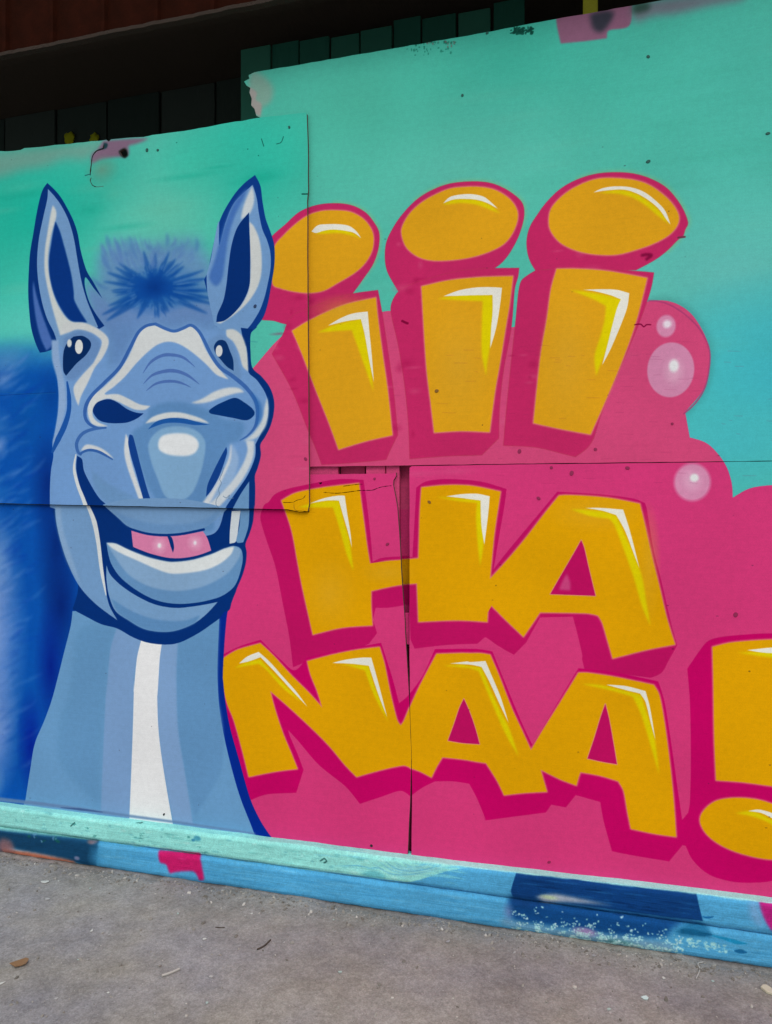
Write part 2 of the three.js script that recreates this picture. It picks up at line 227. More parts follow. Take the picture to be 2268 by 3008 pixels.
  gleam('I 210,335! 300,310 400,292 480,290! 510,420 550,560 575,750! 530,640 480,460 440,335! 330,335', 'I 285,310! 380,275 470,258 518,258! 535,380 555,500 565,600! 540,500 505,380 480,290! 400,290');
  gleam('I 1115,265! 1250,275 1405,288! 1410,420 1425,560 1402,720! 1385,560 1375,400 1382,305! 1250,292', 'I 1180,262! 1280,248 1380,245 1465,262! 1455,380 1430,580! 1410,450 1405,290! 1290,275');
  gleam('J 505,305! 600,310 700,320 772,345! 820,450 880,590 920,700 945,850 968,980! 920,870 870,700 810,530 760,400 730,360! 620,345', 'J 590,298! 680,298 810,308! 840,400 870,510 905,650! 870,560 820,430 770,340! 690,315');
  gleam('K 100,275! 180,240 258,222! 330,300 430,400 520,490! 400,400 300,290 250,250! 180,262', 'K 130,248! 180,205 250,177! 320,240 400,330 480,420 550,515! 450,410 350,300 262,210! 190,235');
  gleam('K 740,255! 840,255 925,265! 950,360 1000,490 1045,610! 960,450 900,290! 810,265', 'K 700,245! 780,225 880,212 940,212! 965,300 1000,430 1038,580! 980,430 925,262! 820,250');
  gleam('K 1380,262! 1500,255 L -10,200 65,208! 110,320 170,450 220,550 270,700! 200,580 120,400 50,230! 0,212', 'K 1420,248! 1530,235 L 0,178 87,172! 120,250 170,370 215,515! 160,400 110,290 65,205! 0,192');
  gleam('L 615,298! 720,305 850,335 945,360! 980,470 1020,600 1045,800! 1010,680 950,480 900,370! 780,335', 'L 750,302! 860,310 970,338! 995,430 1025,610! 1000,520 970,400 940,352! 850,330');
  gleam('L 1475,125! 1600,122 1830,120! 1835,300 1840,560! 1810,360 1790,165! 1640,150', 'L 1530,112! 1668,98 1850,98! 1850,260 1845,440! 1825,280 1815,128! 1640,128');
  gleam('L 1465,1012! 1560,1002 1668,1050 1780,1110! 1700,1090 1620,1050 1540,1025', 'L 1535,1000! 1600,992 1700,1025 1790,1090! 1690,1050 1610,1012');

  // the donkey's dark back behind the head
  p.fill('X -500,1130 -200,1045 0,1030 80,1028 260,1030! 260,1300 250,1500 300,1750 260,1900 200,2150 170,2345! 160,2420 -500,2400', [4, 80, 170], 34);
  for (const [x, rx] of [[-260, 300], [-60, 200], [60, 140], [150, 110]]) p.spot(x, 1045, rx, 75, [60, 140, 190, .5], 1);
  for (const [x, y, rx, ry, col, a] of [[20, 1060, 120, 60, [90, 140, 190], .55], [10, 1110, 70, 60, [100, 140, 196], .7], [0, 1310, 38, 46, [120, 150, 205], .75], [-10, 1440, 60, 60, [40, 110, 180], .6], [0, 1250, 60, 70, [60, 120, 186], .5], [-30, 1850, 165, 470, [138, 162, 214], 1], [-20, 1700, 90, 120, [130, 158, 212], .7], [-25, 2150, 125, 250, [130, 156, 212], 1], [0, 1640, 60, 130, [100, 144, 200], .85], [-10, 2290, 40, 70, [90, 140, 196], .8], [-300, 1900, 200, 500, [110, 148, 204], .9], [-300, 1300, 200, 200, [70, 130, 190], .7]]) p.spot(x, y, rx, ry, [...col, a], 1);
  for (const [x, y, rx, ry, col, a] of [[150, 1160, 90, 130, [0, 64, 146], .9], [140, 1420, 80, 200, DEEP, 1], [165, 1600, 95, 260, [0, 42, 122], 1], [180, 1780, 90, 200, [0, 38, 120], 1], [150, 1960, 70, 230, [0, 32, 134], .95], [90, 2180, 60, 190, [0, 30, 146], .95], [85, 1180, 90, 200, [0, 82, 160], .6]]) p.spot(x, y, rx, ry, [...col, a], 1);
  for (let i = 0; i < 420; i++) { const y = 1060 + rnd() * 1220, x = -160 + rnd() * 230, l = 25 + rnd() * 55; p.brush(`${x},${y} ${x + l * .5},${y - l * .22} ${x + l},${y - l * (.3 + rnd() * .5)}`, [1, 5 + rnd() * 10, 1], rnd() < (x < 20 ? .6 : .2) ? [120, 154, 208, .2] : [0, 76 - rnd() * 30, 160, .2], 4); }
  p.brush('X -20,1163 60,1158 165,1152', [1, 2, 1], [0, 40, 100, .5], .8);

  // neck
  const neck = 'C 395,640! 385,720 350,860 310,1020 D 280,110 240,220 190,340 165,480 140,640! 130,760 1420,960! 1380,820 1310,640 1260,470 1220,300 1195,150 1185,0 C 1185,900 1195,660! 900,700 600,640';
  p.fill('C 1150,600! 1260,570! 1240,640 1228,740 1217,900 1213,1000 D 1215,0 1224,90 1252,250 1302,430 1362,640 1412,750 1455,820 1500,880! 1420,890! 1310,700 1200,300 C 1150,900', [0, 40, 140], 1);
  p.fill(neck, [104, 153, 196], 1);
  p.fill('C 420,760 400,900 370,1112 D 330,200 330,450 545,690! 552,400 575,100 C 585,1000 600,850 630,740 520,700', [94, 143, 186, 0.7], 10);
  p.fill('C 635,735! 602,850 580,1090 D 580,10 562,400 550,720! 705,745! 722,300 730,0 C 745,900 770,800!', [121, 156, 199], 2);
  p.fill('C 875,815! 970,810! 965,900 960,1100 D 962,0 970,250 1000,450 1050,780! 945,770! 890,480 862,250 855,0 C 868,900', [125, 159, 201], 2);
  p.fill('C 970,810! 1195,680! 1185,1000 D 1190,100 1215,280 1200,500 1060,740! 1000,450 970,250 962,0 C 962,950', [95, 143, 187, 0.8], 4);
  p.fill('C 768,800! 882,815! 870,900 857,1100 D 855,0 862,250 890,480 950,830! 830,820 700,800! 705,730 722,300 730,0 C 728,1080 745,900', [228, 230, 232], 1.2);

  // head: dark outline mass, then the flat blues
  p.fill('A 1222,835! 1260,800 B 1335,55 1362,60! 1364,150 1374,240 1425,290 1470,350 1492,420 1490,490 1472,560 1442,620 1418,660 1420,720 1402,790 1388,830 1390,900 1387,1010 C 1385,60 1378,150 1358,220 1337,275 1343,320 1338,380 1318,450 1288,520 1262,590 1240,640 1150,640! 1150,100! B 1150,400 1250,150', NAVY, 1);
  p.fill('C 470,60! 300,70 300,150 325,260 365,380 425,500 395,630! 470,670 550,710 640,735 720,780 800,810 900,822 980,810 1080,760 1160,705 1195,680! 1250,600 1290,500 1250,60!', NAVY, 1.2);
  p.fill('B 310,80 300,110 302,200 312,300 320,400 314,500 297,600 285,660 291,720 278,800 272,900 272,1000! 590,1100 700,1150 1150,1150 1230,1000 1285,920 1340,840 1370,780 1390,720 1390,660! 1420,600 1455,520 1460,440 1445,380 1400,310 1352,262 1345,160 1335,100 1320,60! 1240,-60 1000,-80 760,-90 560,-80 400,-60', LITE, 1);
  p.fill('M 790,1310! 850,1420 950,1500 1100,1650 1300,1800 N 700,950 1000,800 1300,820 1330,980 1400,1080 1200,1060 1050,980 860,1060 700,1000 560,1040 400,1200 M 1000,2150 1000,1950 1010,1880 960,1790 850,1620', [104, 144, 190, 0.85], 8);
  p.fill('N 100,900 400,820 700,780 1000,800 1250,850 1300,960 1180,1040 1030,975 860,1040 690,990 560,1020 470,1150 330,1400 260,1400 250,1160 200,1050', [92, 130, 182, 0.7], 14);
  // fringe
  p.fill('N 0,560 130,640 120,420 150,300 250,210 420,210 640,230 860,190 1120,190 1150,340 1230,330 1280,560 1300,880 1000,960 700,960 330,980 170,1000 60,860', [100, 134, 184, .85], 22);
  for (const t of ['205,130 225,190 250,250', '310,190 330,250 350,300', '385,290 405,320 425,345', '430,140 455,250 510,370', '615,225 630,260 650,290', '165,310 200,400 260,500', '1090,160 1100,240 1085,300', '800,110 810,180 800,240', '60,540 110,600 160,640', '120,600 160,640 230,660']) p.brush('N ' + t, [2, 12, 5], [66, 112, 172, 0.5], 4);
  p.dot('N', 690, 660, 540, 300, [22, 88, 164, 0.95], .85); p.dot('N', 950, 690, 380, 190, [30, 98, 172, 0.7], 1); p.dot('N', 560, 700, 330, 180, [16, 84, 162, 0.9], .9);
  const C0 = [670, 650];
  for (const [x, y, w] of [[330, 405, 60], [295, 450, 56], [215, 500, 56], [180, 590, 44], [260, 690, 80], [225, 830, 60], [165, 918, 60], [210, 975, 70], [510, 955, 60], [722, 948, 56], [820, 888, 60], [1200, 905, 56], [1310, 825, 50], [1290, 765, 60], [1275, 680, 52], [1200, 560, 60], [1165, 478, 50], [970, 440, 54], [890, 365, 60], [825, 298, 50], [690, 305, 56], [572, 290, 56], [400, 620, 60], [1010, 640, 50], [1100, 620, 40], [640, 480, 50], [760, 460, 50]])
    p.brush(`N ${C0[0]},${C0[1]} ${(C0[0] + x) / 2},${(C0[1] + y) / 2 + 6} ${x},${y}`, [30, w * .34, w * .24, 2], [6, 70, 152, 0.7], 3.6);
  for (let i = 0; i < 170; i++) { const a = rnd() * 6.28, cx = Math.cos(a), cy = Math.sin(a), r0 = 150 + rnd() * 60, r1 = (cx > 0 ? 480 : 380) * (.6 + rnd() * .5) * (1 - .42 * Math.abs(cy)), q = (r) => `${C0[0] + cx * r * 1.15},${C0[1] + cy * r}`; p.brush(`N ${q(r0)} ${q((r0 + r1) / 2)} ${q(r1)}`, [2, 5, .5], rnd() < .5 ? [8, 70, 152, 0.5] : [90, 134, 184, 0.4], 2); }
  for (let i = 0; i < 90; i++) { const x = 150 + rnd() * 1010, y = 140 + rnd() * 240; p.brush(`N ${x},${y} ${x + 12},${y + 50} ${x + 40 * (x < 650 ? 1 : -1)},${y + 110}`, [1, 8, 3], [84, 122, 180, 0.35], 3.5); }
  p.dot('N', 680, 645, 190, 140, [0, 54, 132, 0.95], .9);

  // ears
  p.fill('M 440,435! 500,490 560,560 620,660 680,780 720,900 745,1040 775,1160 810,1260 870,1360 950,1505! 870,1410 795,1310 790,1400 830,1540 890,1650 970,1760! 920,1790! 800,1740 600,1900 540,1900 520,1960 430,2000 370,2010! 330,1920 290,1780 270,1600 262,1430 268,1250 280,1080 310,900 340,720 370,580 400,490', NAVY, 1.2);
  p.fill('M 445,490! 500,550 560,630 620,740 660,850 690,970 715,1120 745,1290 775,1420 820,1560 910,1770! 760,1860 600,1960 530,1910! 500,1820 440,1700 395,1560 360,1380 345,1220 348,1080 365,930 400,760 440,580', [110, 150, 194], 1.5);
  p.fill('M 310,1340! 335,1460 380,1620 430,1760 490,1915! 470,1960 430,1990! 380,1880 340,1730 315,1560 305,1420', [70, 106, 174], 3);
  p.fill('M 490,640! 520,690 520,760 480,900 450,1080 450,1230 480,1400 540,1570 620,1690 690,1740 680,1800 560,1850! 510,1680 470,1530 430,1350 413,1220 418,1050 440,900 470,720', [198, 204, 202], 2.5);  // ear white greyed: the dimmer light high on the wall is in the colour
  p.fill('M 515,790! 555,880 590,1000 630,1150 665,1300 685,1450 690,1520 740,1620 810,1730! 690,1725 630,1690 560,1590 500,1460 462,1300 455,1150 475,1000 495,880', [0, 50, 126], 2);
  p.fill('A 1250,57! 1276,110 1287,190 1302,270 1327,340 1344,400 1345,490 1332,580 1314,680 1292,750 1257,800 1222,838! 1130,800 1060,800! 1000,570! 1018,530 1035,450 1050,380 1070,300 1100,230 1150,150 1200,95', [6, 56, 132], 1.2);
  p.fill('A 1238,105! 1258,170 1268,240 1285,320 1310,380 1325,440 1326,510 1312,590 1292,670 1262,740 1200,820 1120,830 1050,790 N 1260,980 1200,700 1190,520! 1230,380 1260,220 1310,0 A 1075,400 1105,290 1150,190', [110, 151, 197], 1.5);
  p.fill('A 1215,118! 1150,190 1105,290 1075,390 1050,480 1025,560 1060,600 1090,560 1105,460 1120,360 1150,260 1190,180', [66, 110, 178], 4);
  p.fill('A 1236,110! 1246,160 1240,210 1220,250 1180,275! 1190,220 1212,160', [196, 204, 208], 3);
  p.fill('A 1222,285! 1245,310 1270,370 1282,450 1280,540 1260,610 1215,680 1150,740 1080,785! 1060,778! 1160,720 1205,655 1222,600 1228,500 1224,400', [200, 204, 202], 2);
  p.fill('A 1220,240! 1222,320 1226,420 1226,520 1222,600 1195,670 1150,730 1100,770 1060,778! 1065,740 1095,670 1110,590 1120,500 1135,400 1165,310', [0, 44, 112], 1.5);

  p.fill('A 1180,805! 1238,812! 1228,842 1224,905! 1195,890!', NAVY, 1);
  // cheeks and eyes
  p.brush('B 300,90 305,200 335,330 338,450 318,560 292,650', [20, 22, 18, 22, 16, 6], [136, 166, 204], 3);
  p.brush('B 365,315 376,400 374,480 350,560 312,640 284,705', [4, 12, 13, 16, 16, 6], [24, 82, 160], 1.5);
  p.fill('B 350,80! 420,45 490,55 545,105 535,170 470,250 400,310 358,300! 343,200', [100, 136, 184, 0.9], 4);
  p.fill('M 560,1840! 600,1730 690,1728 780,1732 880,1772 970,1832 1008,1890 1000,1960 950,2060 880,2150 B 480,320 440,400 428,450! 408,400 402,345 440,290 500,225 M 870,2100 920,2000 945,1920 930,1880 850,1825 740,1795 640,1812', [200, 204, 204], 2);  // brow white, toned down for the weaker light at this height
  p.fill('B 400,72! 450,68 490,95 494,130 465,175 420,215 385,255 360,285! 345,260 343,190 350,140 370,100', [0, 40, 92], 1);
  p.dot('B', 430, 127, 29, 45, [216, 218, 214], .08); p.dot('B', 378, 108, 20, 29, [206, 210, 208], .35);
  p.fill('B 1130,110 1190,60 1240,80 1290,180 1310,300 1250,280 1180,200', [104, 140, 186, 0.8], 5);
  p.fill('B 1165,125 1190,92 1228,98 1252,150 1270,200 1272,258! 1235,235 1200,195 1175,165', [4, 46, 104], 1); p.dot('B', 1193, 150, 23, 35, [206, 208, 208], .12);
  p.fill('B 1232,35! 1270,32 1310,58 1335,110 1347,180 1352,262! 1322,235 1300,160 1270,100 1235,70', [200, 204, 202], 2);

  // muzzle
  p.fill('B 745,75! 790,22 850,12 900,35 955,45 1010,25 1045,15 1085,60 1120,140 1170,220 1240,305! 1340,360 1385,430 1390,520 1340,600 1390,660 1370,780 1290,900 1200,1000 B 1150,1150 700,1150 560,990 450,780 440,700 430,640 500,590 560,565 500,545 480,500 480,450 500,400 560,350 640,270 700,180', LITE, 1.5);
  p.fill('B 745,75! 790,22 850,12 900,35 955,45 1010,25 1045,15 1085,60 1120,140 1170,220 1245,305! 1180,280 1120,220 1050,160 980,115 920,100 860,115 800,160 740,220 680,290 620,345 570,385 640,385 700,410 760,440 820,450! 790,470 740,470 690,450 640,425 590,410 540,425 510,460 505,500 530,535 590,560! 540,560 500,545 480,500 480,450 500,400 560,350 640,270 700,180', [204, 208, 208], 1.6);  // forehead white painted greyer than the neck stripe, following the light falloff
  p.brush('B 850,2 800,12 760,40 735,80 700,150 650,240 570,322 500,392 468,450 464,510 490,550 540,570 580,566', [8, 9, 10, 10, 10, 10, 11, 9, 4], [52, 96, 166], 1.2);
  p.brush('B 845,2 900,28 950,42 1000,25 1040,10 1080,40 1110,90 1150,170 1200,240 1270,290 1340,350 1390,420 1402,490 1390,560 1350,610 1305,637', [9, 9, 9, 10, 11, 12, 11, 9, 3], [58, 102, 170], 1.2);
  for (const [t, w] of [['778,272 820,212 880,176 940,172 1000,187 1062,237', 10], ['780,330 830,282 900,260 960,260 1020,282 1087,332', 11], ['795,368 850,328 920,315 980,322 1040,348', 9]]) p.brush('B ' + t, [1, w * .8, w, w * .8, 1], [76, 110, 174], 1.5);
  p.fill('B 820,460 900,430 1000,430 1140,470 1220,520 1330,545 1300,640 1240,660 1180,850 1120,980 1150,1130 700,1130 850,1000 800,880 740,700 720,600 780,550 800,510', [88, 134, 182, 0.9], 6);
  p.fill('B 505,470 530,430 590,412 640,430 690,465 740,485 782,490! 750,515 690,540 600,543 545,530 515,500', [0, 44, 112], 1.5);
  p.fill('B 1138,475 1170,450 1220,425 1280,405 1330,430 1375,465 1386,495 1345,527 1270,515 1190,500 1145,490', [0, 48, 112], 1.5);
  p.fill('B 1040,432! 1100,410 1170,370 1240,350 1300,352 1330,375! 1280,382 1210,402 1140,427 1080,436', [202, 208, 210], 2.5);
  p.fill('B 790,545! 830,510 900,487 980,485 1060,505 1110,525 1140,545! 1060,530 980,515 900,520 840,535', [206, 210, 210], 2);
  p.fill('B 805,577! 850,535 920,516 1000,518 1070,535 1142,552! 1060,553 980,542 910,542 860,555', [26, 86, 160], 1.5);
  p.fill('B 870,580 965,560 1060,580 1115,640 1110,740 1080,850 1040,930 965,972 900,940 860,850 820,740 810,650', [126, 167, 202], 2.5);
  p.fill('B 862,650 880,615 930,600 1010,600 1065,625 1082,665 1060,705 1010,722 920,715 870,690', [222, 225, 226], 3);
  p.fill('B 685,600! 702,640 708,720 738,830 778,940 805,1000! 770,985 728,880 690,770 676,690', [206, 211, 214], 2);
  p.fill('B 705,605! 722,610 742,680 762,760 792,870 817,950 842,1005! 798,1005 770,920 742,820 712,720 698,650', [14, 62, 136], 1.2);
  p.fill('B 1262,650! 1257,720 1228,800 1184,880 1140,960 1108,1000! 1200,985 1270,850 1300,740', [150, 178, 212, 0.8], 4); p.brush('B 1258,660 1250,740 1210,830 1160,920 1115,990', [3, 8, 10, 12, 20], [206, 211, 216], 3);
  p.fill('B 1232,672! 1237,700 1220,760 1190,840 1150,910 1122,944! 1130,880 1160,810 1200,730', [14, 62, 136], 1.2);
  p.fill('B 1385,640! 1380,720 1350,800 1300,880 1230,960 1180,1010! 1120,1005 1200,930 1270,850 1325,760 1348,690 1342,640', [200, 208, 214], 3);
  p.fill('B 1455,400! 1462,470 1450,550 1420,600 1390,627 1325,642! 1385,592 1428,520 1440,460', [200, 208, 212], 3); p.brush('B 1370,380 1405,440 1412,510 1395,560', [4, 16, 14, 4], [40, 100, 172, 0.7], 4);
  p.brush('B 580,568 510,575 450,600 418,650 425,700 445,715', [5, 9, 10, 10, 8], [60, 104, 170], 1.2);
  p.fill('B 440,692! 470,660 530,670 580,698 622,738! 560,708 500,690', [204, 209, 212], 2); p.brush('B 432,712 480,690 540,700 615,742', [6, 8, 8, 3], [50, 96, 166], 1.2);
  p.fill('B 500,800! 560,850 640,900 720,940 780,990! 700,1000 590,990 520,900', [104, 144, 187, 0.8], 5);
  p.fill('B 420,720! 447,740 457,800 490,870 540,950 592,998 C 640,130 720,185 700,260 560,280! 545,200 B 525,1112 510,1070 480,1000 455,940 430,870 415,790', NAVY, 1.2);
  p.brush('B 414,712 404,790 424,880 455,960 490,1060 C 520,190 540,300 556,430 577,555', [3, 9, 10, 12, 14, 12, 10, 9, 2], [206, 211, 212], 1.2);

  // jaw, mouth and chin (lower sheet)
  p.fill('C 300,65! 480,65! 512,150 532,250 552,380 575,500 582,560 600,620 640,690! 520,600 430,500 370,380 330,260 306,150', [112, 152, 194], 1); p.fill('C 300,65! 330,65! 345,200 400,370 440,500! 370,380 330,260 306,150', [136, 168, 202, 0.8], 4);
  p.brush('C 478,65 512,150 534,260 548,380 562,470 578,555', [9, 14, 12, 10, 9, 2], [208, 213, 214], 1.2);
  p.fill('C 560,60! 640,130 700,180 800,212 900,220 1000,212 1100,190 1160,155 1240,80! 1000,30 700,30', [112, 151, 192], 1.2); p.fill('C 600,80! 700,130 850,165 1000,165 1120,140 1200,80! 1160,155 1100,190 1000,212 900,220 800,212 700,180', [94, 136, 184, 0.6], 4);
  p.fill('C 715,200! 770,210 850,225 930,230 1020,220 1105,205! 1130,245 1150,310! 1080,335 1000,350 920,350 830,330 760,305 725,290!', [212, 124, 164], 1);
  p.dot('C', 868, 283, 60, 60, [228, 168, 196, 0.9], .9); p.dot('C', 868, 283, 18, 20, [240, 232, 236], .7); p.dot('C', 1062, 268, 60, 56, [226, 166, 194, 0.9], .9); p.dot('C', 1062, 268, 15, 18, [236, 222, 230], .8);
  p.fill('C 908,226! 935,238 948,290 942,322! 930,290 918,250', NAVY, 1);
  p.edge('C 700,190 800,218 900,226 1000,218 1110,195', [0, 48, 120], 8, 1, false);
  const lip = 'C 580,268! 630,272 700,305 800,345 900,368 950,372 1050,360 1150,330 1220,300 1270,285 1310,300 1322,350 1310,420 1285,490 1250,530 1190,565 1080,592 960,600 850,580 750,530 660,460 610,390 590,330';
  p.edge(lip, NAVY, 12, 1); p.fill(lip, [98, 142, 186], 1);
  p.fill('C 582,270! 700,310 950,380 1150,340 1270,290 1312,310 1290,370 1230,440 1120,500 1000,528 900,525 800,500 700,440 630,350', [130, 164, 198], 2.5);
  p.fill('C 580,268! 630,272 700,305 800,345 900,368 950,372 1050,360 1150,330 1220,300 1275,288! 1258,330 1200,380 1120,415 1020,432 930,435 850,410 760,370 670,330 615,300', [216, 220, 220], 2);
  p.fill('C 580,390! 600,440 660,500 750,560 850,605 960,622 1080,610 1185,590! 1130,650 1060,705 960,745 870,752 780,735 700,690 630,640 595,560 580,470', [116, 155, 196], 1);
  p.fill('C 605,570! 720,640 850,685 1000,692 1090,660! 1060,705 960,745 870,752 780,735 700,690 640,645', [92, 138, 184], 2.5);
  p.fill('C 1262,95! 1310,92! 1300,170 1285,260 1250,272! 1252,200', [204, 212, 218], 1.5); p.fill('C 1310,92! 1358,90! 1352,180 1325,265! 1287,262 1303,180', [104, 147, 190], 1.2); p.fill('B 1357,860! 1355,1015! 1290,1015 1265,1012! 1310,930', [104, 147, 190], 1.2);
  if (p.z > .005) for (const t of ['B 1218,785 1210,815 1196,850 1206,868 1190,905 1196,930 1180,955 1176,985 1190,1005', 'B 1215,940 1232,950 1250,935 1245,955 1272,950']) p.edge(t, [96, 122, 150], 1.6, .5, false);
  for (const t of ['A 1215,872 1262,875', 'B 0,372 160,385 300,380']) p.edge(t, [30, 100, 140, 0.4], 1.6, 1, false);

  p.brush('D -700,560 0,645 300,680 700,735 1000,775 1390,832', [14, 12, 10, 8, 7, 5], [100, 124, 162, 0.9], 2); p.brush('D 330,690 440,700 560,715', [2, 7, 2], [60, 84, 130, 0.8], 1.5);
  // fine wear: specks, knots and veneer checks
  for (let i = 0; i < 120; i++) { const x = -300 + rnd() * 2900, y = 350 + rnd() * 2150; p.spot(x, y, 1.2 + rnd() * 3, 1 + rnd() * 1.6, [40, 24, 40, .25 + rnd() * .3], .5); }
  for (let i = 0; i < 90; i++) { const x = 1150 + rnd() * 1300, y = 1000 + rnd() * 420, l = 8 + rnd() * 34; p.edge(`X ${x},${y} ${x + l},${y - 1 + rnd() * 3}`, [130, 24, 70, .2], 1.4, .6, false); }
  p.edge('H 845,212 880,208 900,225 915,212 942,212', [120, 0, 50], 3, .8, false); p.edge('F 820,600 850,595 880,600 850,625', [110, 0, 50, .8], 8, 2, false); p.edge('G 960,140 985,152 995,155', [120, 0, 50, .9], 7, 1, false); p.edge('F 1055,485 1098,480', [110, 50, 70], 5, 1, false);
}

// ------------------------------------------------------------------ ground
const groundTex = dataTexture(2048, 1024, (x, y) => {
  const X = x / 512, Y = y / 512, a = fbm(X * 1.3, Y * 1.3, 5), b = fbm(X * 9 + 40, Y * 9, 4), s = noiseB(X * 95, Y * 95), f = noise(X * 40 + 9, Y * 40), r = rnd();
  let v = 129 + a * 14 + b * 14 + s * 9 + f * 8 + (r - .5) * 20; if (r > .9985) v += 36; if (r < .002) v -= 36;
  const w = fbm(X * 2.1 + 80, Y * 2.1, 3);
  const [R, G, B] = paintOf([clamp(v + 3 + w * 4, 20, 230), clamp(v - 1 + w * 2, 20, 230), clamp(v - 4 - w * 6, 20, 230)]); return [R, G, B];
}, true);
const groundBump = dataTexture(1024, 1024, (x, y) => .5 + .3 * fbm(x / 30, y / 30, 4) + .18 * noiseB(x / 3, y / 3) + (rnd() - .5) * .2);
groundTex.repeat.set(.25, .5); groundBump.repeat.set(1.1, 1.1);
const groundMat = new THREE.MeshStandardMaterial({ map: groundTex, bumpMap: groundBump, bumpScale: .002, roughness: .95 });
function sheet(x0, x1, z0, z1, nx, nz, h) {
  const g = new THREE.PlaneGeometry(x1 - x0, z1 - z0, nx, nz); g.rotateX(-Math.PI / 2); g.translate((x0 + x1) / 2, 0, (z0 + z1) / 2);
  const p = g.attributes.position, u = g.attributes.uv;
  for (let i = 0; i < p.count; i++) { const x = p.getX(i), z = p.getZ(i); p.setY(i, h(x, z)); u.setXY(i, x, z); }
  g.computeVertexNormals(); return g;
}
const groundHeight = (x, z) => .006 * fbm(x * 2.2, z * 2.2, 3) + .0022 * fbm(x * 17, z * 17, 3) + .010 * Math.exp(-Math.max(0, z - .05) / .05) * (.35 + .7 * noise(x * 3.1, 5) + .5 * noise(x * 13, 9)) - .009 * Math.exp(-(((z - .05) / .02) ** 2)) - .004;
{
  const near = sheet(-5, 4, -.9, 3.4, 640, 320, (x, z) => groundHeight(x, z) * clamp(Math.min((x + 5) / .4, (4 - x) / .4, (3.4 - z) / .4)) );
  const far = [[-80, -5, -60, 80], [4, 80, -60, 80], [-5, 4, 3.4, 80], [-5, 4, -60, -.9]].map(([a, b, c, d]) => sheet(a, b, c, d, 8, 8, () => 0));
  const g = mesh('ground', mergeGeometries([near, ...far]), groundMat, scene); g.userData.kind = 'structure';
}

// ------------------------------------------------------------------ the plywood wall
const veneer = dataTexture(1024, 1024, (x, y) => .5 + .2 * noise(x / 260, y / 3.6) + .14 * noiseB(x / 160, y / 8) + (rnd() - .5) * .06);
veneer.repeat.set(.9, .9);
const upright = veneer.clone(); upright.rotation = Math.PI / 2; upright.needsUpdate = true;
const wall = thing('plywood_wall', 'wall of plywood sheets painted with a laughing blue donkey and yellow letters on pink', 'wall');
const panelMat = (p) => { p.grain(.045); return new THREE.MeshPhysicalMaterial({ map: p.texture(), bumpMap: veneer, bumpScale: .0001, roughness: .8, specularIntensity: .12 }); };
const poly = (list, z) => list.map((q) => new THREE.Vector2(...onWall(q[0], q[1], z)));
function slit(text, w, z) {                              // a crack right through the veneer: a thin ragged opening
  const l = trace(text, false), a = [], b = [], n = l.length;
  l.forEach((q, i) => { const p0 = l[Math.max(0, i - 1)], p1 = l[Math.min(n - 1, i + 1)], dx = p1[0] - p0[0], dy = p1[1] - p0[1], m = Math.hypot(dx, dy), k = w / 2 * (.5 + rnd()) * (i === 0 || i === n - 1 ? .15 : 1); a.push([q[0] - dy / m * k, q[1] + dx / m * k]); b.unshift([q[0] + dy / m * k, q[1] - dx / m * k]); });
  return new THREE.Path(poly([...a, ...b], z));
}
const plyEdge = new THREE.MeshStandardMaterial({ color: new THREE.Color().setRGB(.1, .066, .05), roughness: .95 });  // raw ply, coloured dark to draw the shaded line along the sheet edges
function panel(name, outline, z, thick, painter, label, holes = []) {
  mural(painter);
  const s = new THREE.Shape(outline); s.holes.push(...holes);
  const g = new THREE.ExtrudeGeometry(s, { depth: thick, bevelEnabled: false, steps: 1 });
  g.translate(0, 0, z - thick);
  { const q = g.attributes.position, u = g.attributes.uv; for (let i = 0; i < q.count; i++) u.setXY(i, q.getX(i), q.getY(i)); }
  const m = mesh(name, g, [panelMat(painter), plyEdge], wall); m.userData.label = label; return m;
}
const rag = (list, amp, step = 14) => { const out = []; list.forEach((a, i) => { const b = list[i + 1]; out.push(a); if (!b) return; const L = Math.hypot(b[0] - a[0], b[1] - a[1]), n = Math.floor(L / step); for (let k = 1; k < n; k++) { const t = k / n; out.push([a[0] + (b[0] - a[0]) * t + (rnd() - .5) * amp, a[1] + (b[1] - a[1]) * t + (rnd() - .5) * amp]); } }); return out; };
const S = (sheetName, text) => text.split(' ').map((w) => { const [x, y] = w.split(',').map(Number), s = SHEET[sheetName]; return [s[0] + x / s[2], s[1] + y / s[2]]; });
const LEFT = -3.7, RIGHT = 1.75, ZL = .0155;

// upper left sheet, screwed over its neighbours
{
  const top = rag([...S('T', '0,653 60,652 90,648 105,640 300,622 460,604 470,612 480,602 620,592 640,588 660,583 830,560 1110,510 1250,494'), ...S('T', '1322,486')], 2.2, 20);
  const right = rag([[901, 334], [904, 420], [905, 560], [902, 590], [904, 900], [906, 1200], [908, 1480]], 1.2, 40), bottom = rag([[904, 1502], [880, 1503], [845, 1496], [500, 1489], [200, 1483], [0, 1478]], 1, 40);
  const o = poly([...top, ...right, ...bottom], ZL), yl = o.at(-1).y, yt = o[0].y;
  o.push(new THREE.Vector2(LEFT, yl), new THREE.Vector2(LEFT, yt));
  panel('plywood_sheet', o, ZL, .012, new Painter(LEFT - .02, 1.4, -.95, 3.2, ZL), 'upper plywood sheet with the donkey ears and muzzle on green',
    [slit('M 965,75 955,118 895,138 858,190 848,260 836,350', 2.6, ZL), slit('M 845,385 838,415 858,455 895,470', 1.6, ZL), slit('I 112,302 180,301 205,288 245,276 262,252', 1.5, ZL), slit('I 186,306 192,350 240,358 274,360', 1.3, ZL), new THREE.Path(poly(trace('M 1112,140! 1145,118 1172,132 1182,175! 1155,192 1122,172'), ZL))]);
}
